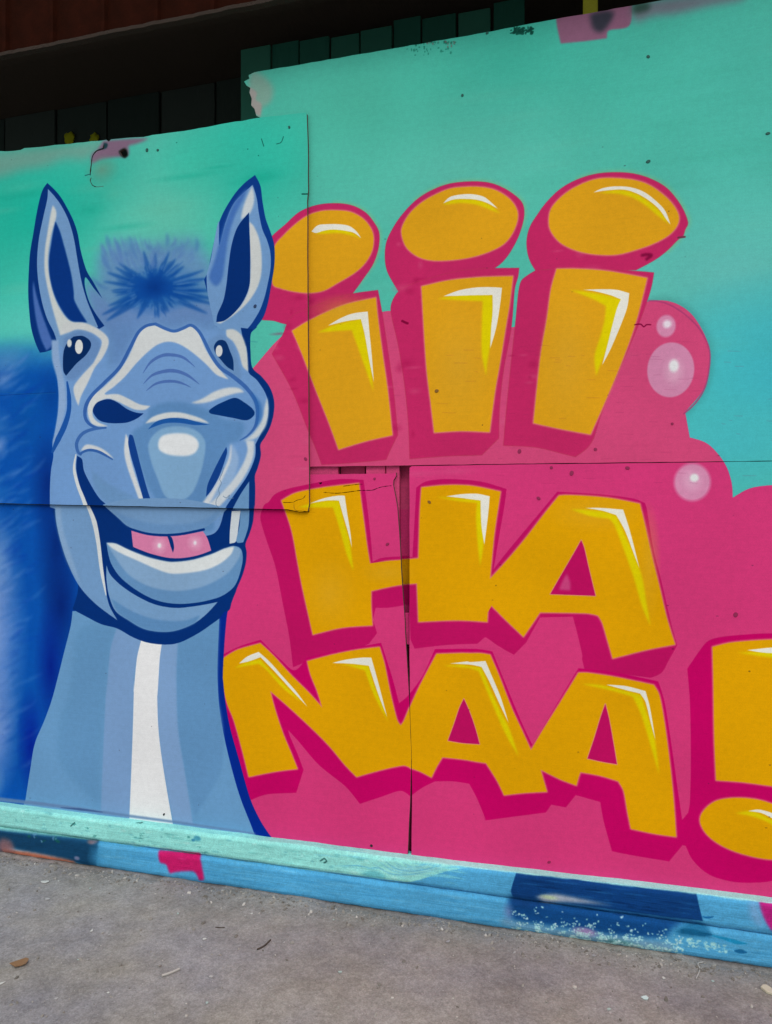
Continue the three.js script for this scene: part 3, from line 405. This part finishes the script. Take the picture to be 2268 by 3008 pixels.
// tall upper right sheet with a broken left end
{
  const frag = S('T', '1150,530 1128,510 1108,500 1100,470 1086,455 1088,425 1078,400 1082,380 1066,370 1055,352 1078,340 1074,325 1100,312');
  const top = rag([...frag, ...S('T', '1668,215'), ...S('U', '430,140 735,82 1060,25')], 1.6, 24), o = poly(top, 0), yt = onWall(1855, 17)[1];
  const bottom = rag([[2268, 1353], [1900, 1358], [1600, 1361], [1200, 1367], [905, 1371]], 1.4, 40);
  o.push(new THREE.Vector2(RIGHT, yt + .01), new THREE.Vector2(RIGHT, onWall(2268, 1353)[1]), ...poly(bottom, 0), new THREE.Vector2(onWall(780, 1380)[0], onWall(905, 1371)[1]));
  const m = panel('plywood_sheet', o, 0, .014, new Painter(-1.5, 1.55, RIGHT + .02, 3.5, 0), 'tall upper plywood sheet with the three orange letters',
    []);
}
// lower left sheet, leaning a little so that a gap opens at its right
{
  const right = rag([[1150, 1391], [1163, 1388], [1164, 1398], [1156, 1410], [1155, 1425], [1167, 1488], [1173, 1565], [1180, 1700], [1187, 1794], [1192, 1887], [1200, 2016], [1203, 2079], [1208.3, 2224], [1205, 2350], [1198, 2500], [1196, 2560]], .8, 30);
  const o = poly([[0, 1480.5], [400, 1489], [845, 1498.5], [880, 1505], [909, 1505], [909, 1394], ...right], 0);
  o.push(new THREE.Vector2(LEFT, o.at(-1).y)); o.push(new THREE.Vector2(LEFT, o[0].y));
  panel('plywood_sheet', o, 0, .014, new Painter(LEFT - .02, .1, -.7, 1.75, 0), 'lower plywood sheet with the donkey neck, torn at its top right corner',
    [slit('W 300,508 470,522 600,510 780,487 940,482 1010,455 1090,435 1190,424', 1.8, 0), slit('W 560,432 680,415 780,404 820,408', 1.8, 0), new THREE.Path(poly(trace('W 245,385! 290,380 285,400 265,408'), 0)), new THREE.Path(poly(trace('W 960,345! 985,318 975,345'), 0))]);
}
// lower right sheet
{
  const o = poly([...rag([[1208, 2560], [1209, 2500], [1210.5, 2350], [1209.6, 2224], [1204.7, 2079], [1204, 2016], [1203, 1891], [1203, 1374]], .8, 40), ...rag([[1210, 1369.5], [1500, 1364.5], [1900, 1360.3], [2268, 1355.2]], .8, 40)], 0);
  o.push(new THREE.Vector2(RIGHT, o.at(-1).y), new THREE.Vector2(RIGHT, o[0].y));
  panel('plywood_sheet', o, 0, .014, new Painter(-.78, .1, RIGHT + .02, 1.75, 0), 'lower plywood sheet with the largest letters and the exclamation mark', []);
}
// old planks behind the sheets; paint reached them through the gaps
{
  const paint = new Painter(-1.6, .1, RIGHT + .02, 3.9, -.03, 330); mural(paint); paint.grain(.08);
  const m = new THREE.MeshPhysicalMaterial({ map: paint.texture(), bumpMap: upright, bumpScale: .0004, roughness: .9, specularIntensity: .12 });
  const green = [[58, 128, 110], [50, 116, 100], [66, 138, 118]].map((q) => new THREE.MeshPhysicalMaterial({ color: lin(...q), bumpMap: upright, bumpScale: .002, roughness: .9, specularIntensity: .12 }));
  const plank = (x0, x1, y0, y1, z, mat = m, d = .02) => {
    const g = new RoundedBoxGeometry(x1 - x0, y1 - y0, d, 1, .003); g.translate((x0 + x1) / 2, (y0 + y1) / 2, z - d / 2);
    const p = g.attributes.position, u = g.attributes.uv; for (let i = 0; i < p.count; i++) u.setXY(i, p.getX(i), p.getY(i));
    return mesh('plank', g, mat, wall);
  };
  const P = (a, b, ytop, z, ybot) => plank(onWall(a, 500, z)[0], onWall(b, 500, z)[0], ybot ?? 1.9, onWall((a + b) / 2, ytop, z)[1], z, green[a % 3]);
  const ZB = -.42; for (const [x0, x1, y, d] of [[707, 793, 138, 0], [799, 877, 124, -.014], [880, 966, 112, .004], [972, 1055, 103, -.006], [1059, 1150, 82, .002], [1156, 1235, 52, -.014], [1240, 1338, 46, -.02], [1346, 1440, 30, -.03], [1450, 1540, 0, -.026]]) P(x0, x1, y, ZB + d);
  const Lw = (a, b, y0, y1, z) => plank(onWall(a, 1600, z)[0], onWall(b, 1600, z)[0], onWall(1100, y1, z)[1], onWall(1100, y0, z)[1], z);
  Lw(860, 993, 1330, 2540, -.0146); Lw(1000, 1072, 1330, 2540, -.042); Lw(1075, 1131, 1330, 2540, -.0146); Lw(1134, 1173, 1330, 1700, -.0146); Lw(1176, 1222, 1330, 1796, -.06); Lw(1180, 1222, 1797, 1889, -.0146); Lw(1222, 1310, 1330, 2540, -.03); Lw(1188, 1260, 1893, 2540, -.11);  // last plank is added to block a bright spot showing through the gap
}
// screw heads and plugged holes
{
  const head = new THREE.CylinderGeometry(.0042, .0055, .003, 10); head.rotateX(Math.PI / 2);
  const dark = { t: lin(10, 80, 70), p: lin(140, 18, 74), y: lin(130, 88, 10), k: lin(20, 24, 30), b: lin(20, 50, 90) };
  for (const k in dark) dark[k] = new THREE.MeshStandardMaterial({ color: dark[k], roughness: .7 });
  const put = (s, x, y, k, z = 0) => { const q = SHEET[s], [X, Y] = onWall(q[0] + x / q[2], q[1] + y / q[2], z); const m = mesh('screw', head, dark[k], wall); m.position.set(X, Y, z + .0008); m.rotation.z = rnd() * 3; const v = .8 + rnd() * .6; m.scale.set(v * (1 + rnd() * .5), v, 1); };
  for (const a of [['U', 1133, 245, 't'], ['U', 1133, 698, 't'], ['U', 1650, 577, 't'], ['U', 437, 143, 't'], ['I', 1070, 300, 'y'], ['I', 797, 575, 'p'], ['I', 712, 148, 'p'], ['J', 513, 98, 'p'], ['J', 835, 68, 'p'], ['J', 322, 243, 'p'], ['J', 1458, 914, 'p'], ['J', 396, 66, 'p'], ['D', 893, 727, 'k'], ['H', 155, 970, 'p'], ['H', 610, 958, 'p'], ['H', 1070, 805, 'p'], ['Q', 705, 195, 'p'], ['P', 1605, 124, 'k'], ['G', 1185, 597, 'y'], ['U', 330, 412, 't']]) put(...a);
  for (const a of [['M', 1365, 130, 't'], ['M', 1465, 130, 't'], ['I', 262, 18, 'p'], ['A', 1250, 700, 'b'], ['T', 1250, 550, 't']]) put(...a, ZL);
}

// ------------------------------------------------------------------ painted timber kerb: two boards, one on the other
{
  const kerb = thing('timber_kerb', 'two stacked timber boards along the wall foot, painted pale mint above blue', 'kerb');
  const lift = (x) => { const t = clamp((x + .9) / 1.4); return .014 * t * t * (3 - 2 * t); };
  const Z = .046, p = new Painter(LEFT, -.06, RIGHT, .3, Z, 375), c = p.ctx, MINT = [142, 216, 208], BLUE = [78, 160, 204];
  c.fillStyle = css(BLUE); c.fillRect(0, 0, p.canvas.width, p.canvas.height);
  for (let i = 0; i < 500; i++) { const x = -400 + rnd() * 3100, y = 2420 + (x + 100) * .13 + rnd() * 110, l = 20 + rnd() * 120; p.brush(`X ${x},${y} ${x + l / 2},${y + l * .065 + rnd() * 2} ${x + l},${y + l * .13}`, [0, 2 + rnd() * 4, 0], rnd() < .5 ? [112, 182, 216, .3] : [44, 128, 178, .28], .8); }
  // mint upper board, brushed out towards the right
  p.fill('X -600,2260! 0,2335! 450,2395 900,2450 1209,2492 1500,2530 2268,2624 2700,2680! 2700,2694! 2268,2646 1900,2602 1700,2580 1500,2556 1420,2548 1330,2556 1240,2582 1190,2592 1000,2568 900,2555 700,2527 450,2491 0,2440 -600,2360!', MINT, 1.5);
  for (let i = 0; i < 60; i++) { const x = 900 + rnd() * 430, y = 2475 + (x - 900) * .135 + rnd() * 70, l = 40 + rnd() * 90; p.brush(`X ${x},${y} ${x + l * .5},${y + l * .05 + (rnd() - .5) * 12} ${x + l},${y + l * .13}`, [0, 2 + rnd() * 5, 0], x < 1190 && rnd() < .7 ? [150, 222, 214, .7] : rnd() < .5 ? [120, 200, 214, .7] : [84, 168, 206, .7], 1); }
  for (let i = 0; i < 260; i++) { const x = -300 + rnd() * 1500, y = 2348 + x * .128 + 6 + rnd() * 78, l = 8 + rnd() * 60; p.brush(`X ${x},${y} ${x + l / 2},${y + l * .06} ${x + l},${y + l * .128}`, [0, 1 + rnd() * 2.5, 0], rnd() < .6 ? [160, 230, 216, .45] : [84, 168, 166, .45], .6); }
  for (let i = 0; i < 34; i++) { const a = i * .37, rr = 10 + i * 1.3, x = 1215 + (rnd() - .5) * 60, y = 2545 + (rnd() - .5) * 24; p.brush(`X ${x - rr * 2},${y - rr * .2} ${x - rr},${y + rr * .42} ${x + rr * .4},${y + rr * .45} ${x + rr * 1.9},${y + rr * .05}`, [.5, 3, 4, .5], rnd() < .6 ? [150, 216, 212, .7] : [92, 172, 206, .6], .8); }
  for (let i = 0; i < 90; i++) { const x = -300 + rnd() * 1500, y = 2348 + x * .128 + 4 + rnd() * 84; p.spot(x, y, 3 + rnd() * 16, 1.5 + rnd() * 4, rnd() < .5 ? [92, 170, 176, .5] : [176, 228, 220, .5], .6); }
  p.dot('P', 852, 93, 24, 15, [76, 160, 182], .5); p.dot('P', 835, 100, 12, 8, [60, 140, 170], .5);
  for (const [x, y, k] of [[405, 783, 1], [745, 765, 1], [750, 865, 2], [765, 838, 1.4], [520, 850, 1.5], [470, 800, .8], [1110, 935, 1.2], [1020, 855, 1], [1085, 905, .8]]) for (let i = 0; i < 5; i++) p.dot('D', x + (rnd() - .5) * 22 * k, y + (rnd() - .5) * 12 * k, 3 + rnd() * 10 * k, 2 + rnd() * 4, [70, 150, 146, .7], .4);
  for (const t of ['P 305,40 322,25', 'P 580,25 600,12 596,26', 'P 1385,190 1402,180 1412,192 1400,198']) p.edge(t, [44, 96, 92], 4, .8, false);
  p.fill('P 1560,245! 1600,232 1640,238 1668,262 1640,268 1590,262', [60, 150, 170, .5], 3);
  // old colours on the lower board
  p.fill('D -400,770! 0,812! 200,835 535,872! 525,1000 500,1015 410,990 300,960 150,930 20,905 -60,960 -400,930', [14, 62, 96], 4); p.fill('D -400,860 0,880 60,900 20,960 -400,960', [110, 92, 108, .9], 6);
  p.fill('D 15,915! 150,930 300,958 410,985 380,1000 200,975 60,960 20,960', [204, 122, 94], 4); p.fill('D 0,860 60,870 80,930 20,950', [150, 104, 104, .7], 6);
  for (const [x, y, rx, ry] of [[180, 845, 30, 18], [300, 868, 34, 20], [240, 865, 16, 12]]) for (let i = 0; i < 5; i++) p.dot('D', x + (rnd() - .5) * 40, y + (rnd() - .5) * 20, rx * .5 * rnd() + 5, ry * .6 * rnd() + 4, rnd() < .5 ? [84, 130, 160, .7] : [16, 84, 80, .8], .6);
  p.dot('D', 420, 965, 26, 16, [130, 128, 160, .8], .6); p.fill('D 470,872 530,875 500,890', [150, 110, 110, .8], 3); p.spot(285, 2520, 40, 60, [60, 140, 186, .8], 1);
  p.fill('D 862,925! 950,930 1085,938! 1100,1010 1112,1080 1085,1085! 1060,1040 1010,1035 960,1040 925,1048! 905,1000 870,985', [192, 24, 98], 3); p.dot('D', 990, 968, 40, 8, [206, 60, 130, .5], .8);
  // dark blue block with chipped paint
  p.fill('Q 565,235! 800,262 1100,298 1342,330! 1355,390 1370,450! 1180,428 900,390 700,362 550,345! 540,320', [8, 60, 120], 2);
  p.fill('Q 545,345 700,362 900,390 1180,428 1300,450 1240,480 1200,520 1050,520 900,500 700,470 545,440', [8, 66, 128, .95], 7);
  p.fill('Q 540,330! 700,345 700,380 640,400 545,380', [8, 52, 106, .6], 8); p.fill('Q 1350,450 1410,505 1400,520 1250,500', [20, 96, 140, .8], 4);
  for (let i = 0; i < 46; i++) { const x = 1520 + rnd() * 480, y = 2572 + (x - 1520) * .13 + rnd() * 80, l = 30 + rnd() * 90; p.brush(`X ${x},${y} ${x + l / 2},${y + l * .06} ${x + l},${y + l * .13}`, [0, 3 + rnd() * 4, 0], rnd() < .5 ? [26, 88, 150, .5] : [0, 40, 92, .5], 1); }
  p.fill('Q 645,345! 720,332 800,345 980,383! 900,375 780,368 690,368', [170, 176, 190, .95], 4); p.dot('Q', 705, 348, 45, 12, [176, 196, 160, .9], .7);
  p.fill('Q 500,440 700,478 1000,515 1230,545 1240,585 1000,560 700,505 500,462', [112, 146, 170, .8], 6); p.dot('Q', 860, 495, 60, 22, [160, 132, 178, .9], .6); p.dot('Q', 530, 410, 30, 46, [120, 140, 190, .7], 1); p.dot('Q', 1010, 545, 90, 22, [86, 140, 140, .8], .7);
  for (let i = 0, n = 0; i < 9000 && n < 1100; i++) {    // flaked spots where older pale paint shows
    const x = 540 + rnd() * 740, yb = 470 + (x - 545) * .152, d = rnd() * rnd() * 130, y = yb + 18 - d, m = noise(x * .016, y * .03) + .5 * noiseB(x * .06, y * .09) + (x > 800 ? .25 : -.05) - d / 170;
    if (m < .05) continue; n++;
    const l = 2 + rnd() * rnd() * 16, an = -.9 + rnd() * 1.5 + (rnd() < .4 ? .9 : 0), w = 1.5 + rnd() * 6, dx = Math.cos(an) * l, dy = Math.sin(an) * l * .7;
    p.brush(`Q ${x},${y} ${x + dx * .5 + rnd() * 3},${y + dy * .5 + rnd() * 3} ${x + dx},${y + dy}`, [w * .2, w, w * .3], rnd() < .7 ? [164, 216, 214, .95] : [196, 226, 228, .9], .4);
  }
  for (let i = 0; i < 90; i++) { const x = 70 + rnd() * 420, y = 1730 + (x - 100) * .18 + (rnd() - .5) * 90, r = 3 + rnd() * rnd() * 26; let t = 'R'; for (let q = 0; q < 6; q++) { const an = q / 6 * 6.28 + rnd(), rr = r * (.4 + rnd()); t += ` ${x + Math.cos(an) * rr * 1.2},${y + Math.sin(an) * rr * .8}!`; } p.fill(t, [160, 214, 216, .85], .6); }
  p.brush('R 0,1600 120,1610 240,1635 340,1645', [12, 18, 14, 3], [16, 92, 136, .9], 2); p.brush('R 340,1650 480,1685 600,1720 720,1738', [3, 8, 12, 2], [20, 132, 178, .9], 1); p.brush('R 580,1815 640,1822 720,1835', [4, 14, 2], [22, 98, 146], 1.5); p.brush('R 235,1448 290,1460 360,1450', [3, 6, 2], [20, 100, 160], 1);
  p.fill('R 845,1255! 870,1380 920,1500 985,1600! 1500,1680 1500,1330!', [180, 30, 122], 2.5); p.brush('R 780,1280 820,1440 890,1560', [20, 34, 12], [150, 170, 214, .5], 6);
  for (let i = 0; i < 130; i++) { const x = -300 + rnd() * 2900, y = 2490 + x * .145 + (rnd() - .5) * 40; p.spot(x, y + 40, 4 + rnd() * 16, 2 + rnd() * 5, rnd() < .6 ? [104, 106, 108, .4] : [40, 110, 150, .5], .6); }
  for (let i = 0; i < p.canvas.width; i++) { const X = LEFT + i / p.res, k = clamp((X + .95) / .3); if (k <= 0) continue; const Y = .199 + lift(X) - .0035 - .002 * fbm(X * 9, 2, 4), y = (p.y1 - Y) * p.res; c.fillStyle = css([158, 212, 206, k * .9]); c.fillRect(i, 0, 1.2, y); }
  p.grain(.09);
  const m = new THREE.MeshPhysicalMaterial({ map: p.texture(), bumpMap: veneer, bumpScale: .001, roughness: .8, specularIntensity: .2 });
  const board = (y0, y1, zf, k) => {
    const w = RIGHT - LEFT, g = new THREE.BoxGeometry(w, y1 - y0, 1, 420, 10, 5), q = g.attributes.position, u = g.attributes.uv, r = .009;
    for (let i = 0; i < q.count; i++) {
      let x = q.getX(i) + (LEFT + RIGHT) / 2, y = q.getY(i) + (y0 + y1) / 2, t = q.getZ(i) + .5, z = -.03 + t * (zf + .03);
      if (t > .99) { const d = Math.min(y1 - y, y - y0); z -= d < r ? r - Math.sqrt(Math.max(0, r * r - (r - d) ** 2)) : 0; z += .0022 * fbm(x * 5, y * 40 + k, 3) + .0012 * noise(x * 30, y * 160); }
      const top = y > y1 - .001; if (k === 3) y += lift(x) * (y - y0) / (y1 - y0);
      if (top) y += .0024 * fbm(x * 4, k, 4) + (t > .99 ? -.004 * clamp(noiseB(x * 9, k) - .2) : 0);
      if (y < y0 + .001) y += .0024 * fbm(x * 4 + 50, k, 4);
      q.setXYZ(i, x, y, z); u.setXY(i, x, top && t < .99 ? y + (1 - t) * .06 : y);
    }
    g.computeVertexNormals(); return g;
  };
  mesh('upper_board', board(.1085, .199, .045, 3), m, kerb).userData.label = 'mint painted upper board with a dark blue block';
  mesh('lower_board', board(-.002, .1055, .047, 11), m, kerb).userData.label = 'blue painted lower board with a magenta patch';
}

// ------------------------------------------------------------------ dark shed behind and its brown metal eave
{
  const shed = thing('shed', 'dark shed behind the painted wall with a brown ribbed metal eave', 'shed');
  const dark = [[.06, .09, .08], [.05, .078, .07], [.075, .105, .095]].map((c) => new THREE.MeshPhysicalMaterial({ color: new THREE.Color().setRGB(...c), roughness: .95, specularIntensity: .08, bumpMap: veneer, bumpScale: .002 }));
  const ZP = -.9, xs = [-300, -145, 12, 163, 313, 469, 632, 790, 940, 1090, 1240, 1390, 1540, 1690, 1840, 2000, 2160, 2330].map((x) => onWall(x, 300, ZP)[0]);
  const boxUv = (g) => { const q = g.attributes.position, u = g.attributes.uv; for (let i = 0; i < q.count; i++) u.setXY(i, q.getY(i), q.getX(i)); return g; };
  for (let i = 0; i + 1 < xs.length; i++) { const w = xs[i + 1] - xs[i] - .014; const g = new RoundedBoxGeometry(w, 3.81, .02, 1, .003); g.translate(xs[i] + w / 2 + .007, 1.905, ZP - .01 - (i % 2) * .006); mesh('plank', boxUv(g), dark[i % 3], shed); }
  const timber = new THREE.MeshPhysicalMaterial({ color: new THREE.Color().setRGB(.09, .074, .058), roughness: .95, specularIntensity: .08, bumpMap: veneer, bumpScale: .002 });
  const back = new THREE.BoxGeometry(7.4, 3.81, .03); back.translate(-.95, 1.905, ZP - .06); mesh('back_wall', boxUv(back), timber, shed);
  const ZF = .15, yE = onWall(445, 83, ZF)[1];
  const roof = new THREE.BoxGeometry(7.4, .03, 1.6); roof.translate(-.95, 3.83, ZF - .8 - .02); mesh('roof_deck', boxUv(roof), timber, shed);
  const beam = new RoundedBoxGeometry(7.3, .1, .06, 1, .004); beam.translate(-.95, 3.762, -.3); mesh('beam', boxUv(beam), timber, shed);
  for (const x of [-4.63, 2.73]) { const s = new THREE.BoxGeometry(.03, 3.8, 1.0); s.translate(x, 1.9, ZP + .5); mesh('side_wall', boxUv(s), dark[0], shed); }
  const brown = dataTexture(512, 512, (x, y) => { const v = 1 + .22 * fbm(x / 60, y / 60, 4) + .25 * (rnd() - .5); return paintOf([37 * v, 14 * v, 7 * v]); }, true);
  const metal = new THREE.MeshPhysicalMaterial({ map: brown, roughness: .9, specularIntensity: .05 });
  const ribs = [-330, -160, 12, 150, 300, 455, 620, 780, 935, 1090].map((x) => onWall(x, 80, ZF)[0]); while (ribs.at(-1) < 1.9) ribs.push(ribs.at(-1) + .205); while (ribs[0] > -4.6) ribs.unshift(ribs[0] - .22);
  for (let i = 0; i + 1 < ribs.length; i++) {           // each ribbed sheet: flat pan and one raised fold
    const w = ribs[i + 1] - ribs[i], s = new THREE.Shape([[0, 0], [.006, .016], [.022, .016], [.028, 0], [w, 0], [w, -.003], [0, -.003]].map((q) => new THREE.Vector2(...q)));
    const g = new THREE.ExtrudeGeometry(s, { depth: 1.1, bevelEnabled: false }); g.rotateX(-Math.PI / 2); g.scale(1, 1, -1); const ix = g.index; 
    if (!ix) { const q = g.attributes.position, n = q.count; for (let k = 0; k < n; k += 3) for (const at of [q, g.attributes.uv]) { const sz = at.itemSize, A = at.array; for (let e = 0; e < sz; e++) { const t = A[(k + 1) * sz + e]; A[(k + 1) * sz + e] = A[(k + 2) * sz + e]; A[(k + 2) * sz + e] = t; } } }
    g.computeVertexNormals(); g.translate(ribs[i], yE + .008, ZF); mesh('metal_sheet', g, metal, shed);
  }
  const trimMat = new THREE.MeshStandardMaterial({ color: lin(52, 36, 22), roughness: .9, bumpMap: groundBump, bumpScale: .004 });
  const g = new THREE.BoxGeometry(6.4, .014, .03, 260, 2, 2), q = g.attributes.position;
  for (let i = 0; i < q.count; i++) { const x = q.getX(i); q.setXYZ(i, x - 1.4, q.getY(i) + yE + .004 * fbm(x * 2.2, 1, 4), q.getZ(i) + ZF + .012 + .003 * noise(x * 14, 3)); }
  g.computeVertexNormals(); mesh('edge_trim', g, trimMat, shed);
  // a sprayed post end and flattened yellow blobs seen in the gap above the sheets
  const lime = new THREE.MeshStandardMaterial({ color: lin(150, 150, 30), roughness: .8, bumpMap: veneer, bumpScale: .003 });
  const [ax, ay] = onWall(1712, 60, -.06), [bx] = onWall(1756, 60, -.06); const post = new RoundedBoxGeometry(bx - ax, .5, .04, 1, .004); post.translate((ax + bx) / 2, ay + .2, -.08); mesh('post', post, lime, shed).userData.label = 'yellow green post behind the top edge';
  const yellowSpot = new THREE.MeshStandardMaterial({ color: lin(190, 200, 30), roughness: 1 });
  for (const [x, y, r] of [[205, 402, .034], [278, 402, .028]]) { const [X, Y] = onWall(x, y, ZP), s = new THREE.SphereGeometry(r, 14, 10), a = s.attributes.position; for (let i = 0; i < a.count; i++) { const k = 1 + .35 * noise(a.getX(i) * 60, a.getY(i) * 60 + a.getZ(i) * 50); a.setXYZ(i, a.getX(i) * k, a.getY(i) * k, a.getZ(i) * k * .3); } s.computeVertexNormals(); s.translate(X, Y - .01, ZP + .004); mesh('yellow_patch', s, yellowSpot, shed); }
}

// ------------------------------------------------------------------ litter on the ground
{
  const at = (px, py) => { const [x, z] = onGround(px, py); return [x, groundHeight(x, z), z]; };
  const chip = (r, thick, n, sx = 1, bend = .1) => { const pts = []; for (let i = 0; i < n; i++) { const a = i / n * Math.PI * 2, k = r * (.55 + rnd() * .7); pts.push(new THREE.Vector2(Math.cos(a) * k * sx, Math.sin(a) * k)); } const g = new THREE.ExtrudeGeometry(new THREE.Shape(pts), { depth: thick, bevelEnabled: true, bevelSize: thick * .3, bevelThickness: thick * .3, bevelSegments: 1 }); g.rotateX(-Math.PI / 2); const q = g.attributes.position; for (let i = 0; i < q.count; i++) q.setY(i, q.getY(i) + (q.getX(i) ** 2 + q.getZ(i) ** 2) / r * bend); g.computeVertexNormals(); return g; };
  const M = (c, rough = .9) => new THREE.MeshStandardMaterial({ color: lin(...c), roughness: rough });
  const put = (name, geo, mat, px, py, turn, label, category, group) => { const [x, y, z] = at(px, py), o = tag(mesh(name, geo, mat, scene), label, category, group); o.position.set(x, y + .001, z); o.rotation.y = turn; return o; };
  put('dry_leaf', chip(.022, .0012, 11, 1.2, .25), M([122, 92, 62]), 57, 2830, .4, 'small brown dry leaf lying on the grey ground', 'leaf');
  put('wood_chip', chip(.026, .006, 7, .55), M([188, 180, 158]), 2256, 2905, .5, 'pale wood splinter lying near the exclamation mark side', 'wood chip');
  put('paint_flake', chip(.01, .001, 6), M([186, 208, 206]), 1895, 2930, .2, 'single blue white paint flake on open ground', 'paint flake');
  const scraps = [[130, 2590, 2.2], [140, 2640, 1.6], [265, 2608, .8], [443, 2594, .9], [172, 2586, .7], [264, 2673, .6], [523, 2683, .6], [705, 2774, .8], [600, 2755, 1.4], [835, 2766, .6], [230, 2815, .8], [258, 2814, .7], [270, 2732, 1], [320, 2742, .7], [980, 2699, .6], [984, 2735, .6], [740, 2682, .9], [720, 2690, .6], [608, 2943, .8], [455, 2975, .8], [318, 2915, .7], [1511, 2796, .7], [2095, 2880, 1], [1744, 2808, 1.6], [5, 2885, 1], [165, 2930, 1], [1788, 2964, 1.2], [1316, 2764, 1.1], [1950, 2868, 1.2], [620, 2866, 1.2], [1000, 2852, 1]];
  const cols = [[188, 188, 182], [164, 162, 160], [158, 176, 170], [150, 148, 148]];
  const mats = cols.map((c) => M(c));
  scraps.forEach(([x, y, k], i) => put('paper_scrap', chip(.005 * k, .0008, 6 + i % 3, i % 3 ? 1 : 1.8), mats[i % 4], x, y, rnd() * 6, 'tiny pale paper scrap on the dusty ground', 'paper scrap', 'paper scraps on the ground'));
  const twigMat = M([70, 60, 52]), palemat = M([168, 164, 158]);
  const twig = (pts, r, mat, label, cat, name) => { const c = new THREE.CatmullRomCurve3(pts.map(([x, y]) => { const [a, b, d] = at(x, y); return new THREE.Vector3(a, b + r * .9, d); })); const g = new THREE.TubeGeometry(c, 16, r, 5); const o = tag(mesh(name, g, mat, scene), label, cat); return o; };
  twig([[756, 2786], [775, 2776], [795, 2758]], .003, twigMat, 'short dark forked twig on the dirt', 'twig', 'twig');
  twig([[475, 2866], [500, 2858], [527, 2846]], .0045, palemat, 'pale straight wood splinter on bare ground below the neck', 'splinter', 'splinter');
  twig([[633, 2721], [645, 2723], [660, 2723]], .0018, twigMat, 'tiny dark stick under the magenta patch', 'stick', 'stick');
  twig([[2044, 2873], [2056, 2845], [2050, 2830], [2066, 2818]], .0022, palemat, 'thin bent grey root beside the chipped blue board', 'root', 'root');
  const pebble = new THREE.IcosahedronGeometry(1, 1); { const q = pebble.attributes.position; for (let i = 0; i < q.count; i++) { const k = 1 + .25 * noise(q.getX(i) * 1.5, q.getY(i) * 1.5 + q.getZ(i)); q.setXYZ(i, q.getX(i) * k, q.getY(i) * k * .6, q.getZ(i) * k); } pebble.computeVertexNormals(); }
  const n = 5200, inst = new THREE.InstancedMesh(pebble, new THREE.MeshStandardMaterial({ color: 0xffffff, roughness: .95 }), n), mt = new THREE.Matrix4(), qn = new THREE.Quaternion(), e = new THREE.Euler(), col = new THREE.Color();
  for (let i = 0; i < n; i++) {
    const x = -3.4 + rnd() * 4.9, near = rnd() < .62, z = .055 + (near ? Math.abs(rnd() + rnd() + rnd() - 1.5) * .11 : rnd() * 1.5), s = .0009 + rnd() ** 7 * .005 + rnd() * .001;
    e.set(rnd() * .6, rnd() * 6, rnd() * .6); qn.setFromEuler(e); mt.compose(new THREE.Vector3(x, groundHeight(x, z) + s * .2, z), qn, new THREE.Vector3(s * (1 + rnd() * .8), s, s)); inst.setMatrixAt(i, mt);
    const v = rnd() < .12 ? 145 + rnd() * 35 : 92 + rnd() * 50; col.copy(lin(v + 4, v - 1, v - 8)); inst.setColorAt(i, col);
  }
  inst.name = named('gravel'); inst.userData = { kind: 'stuff', label: 'fine grit and crumbs scattered on the grey ground', category: 'gravel' }; inst.castShadow = inst.receiveShadow = true; scene.add(inst);
}

renderer.render(scene, camera);
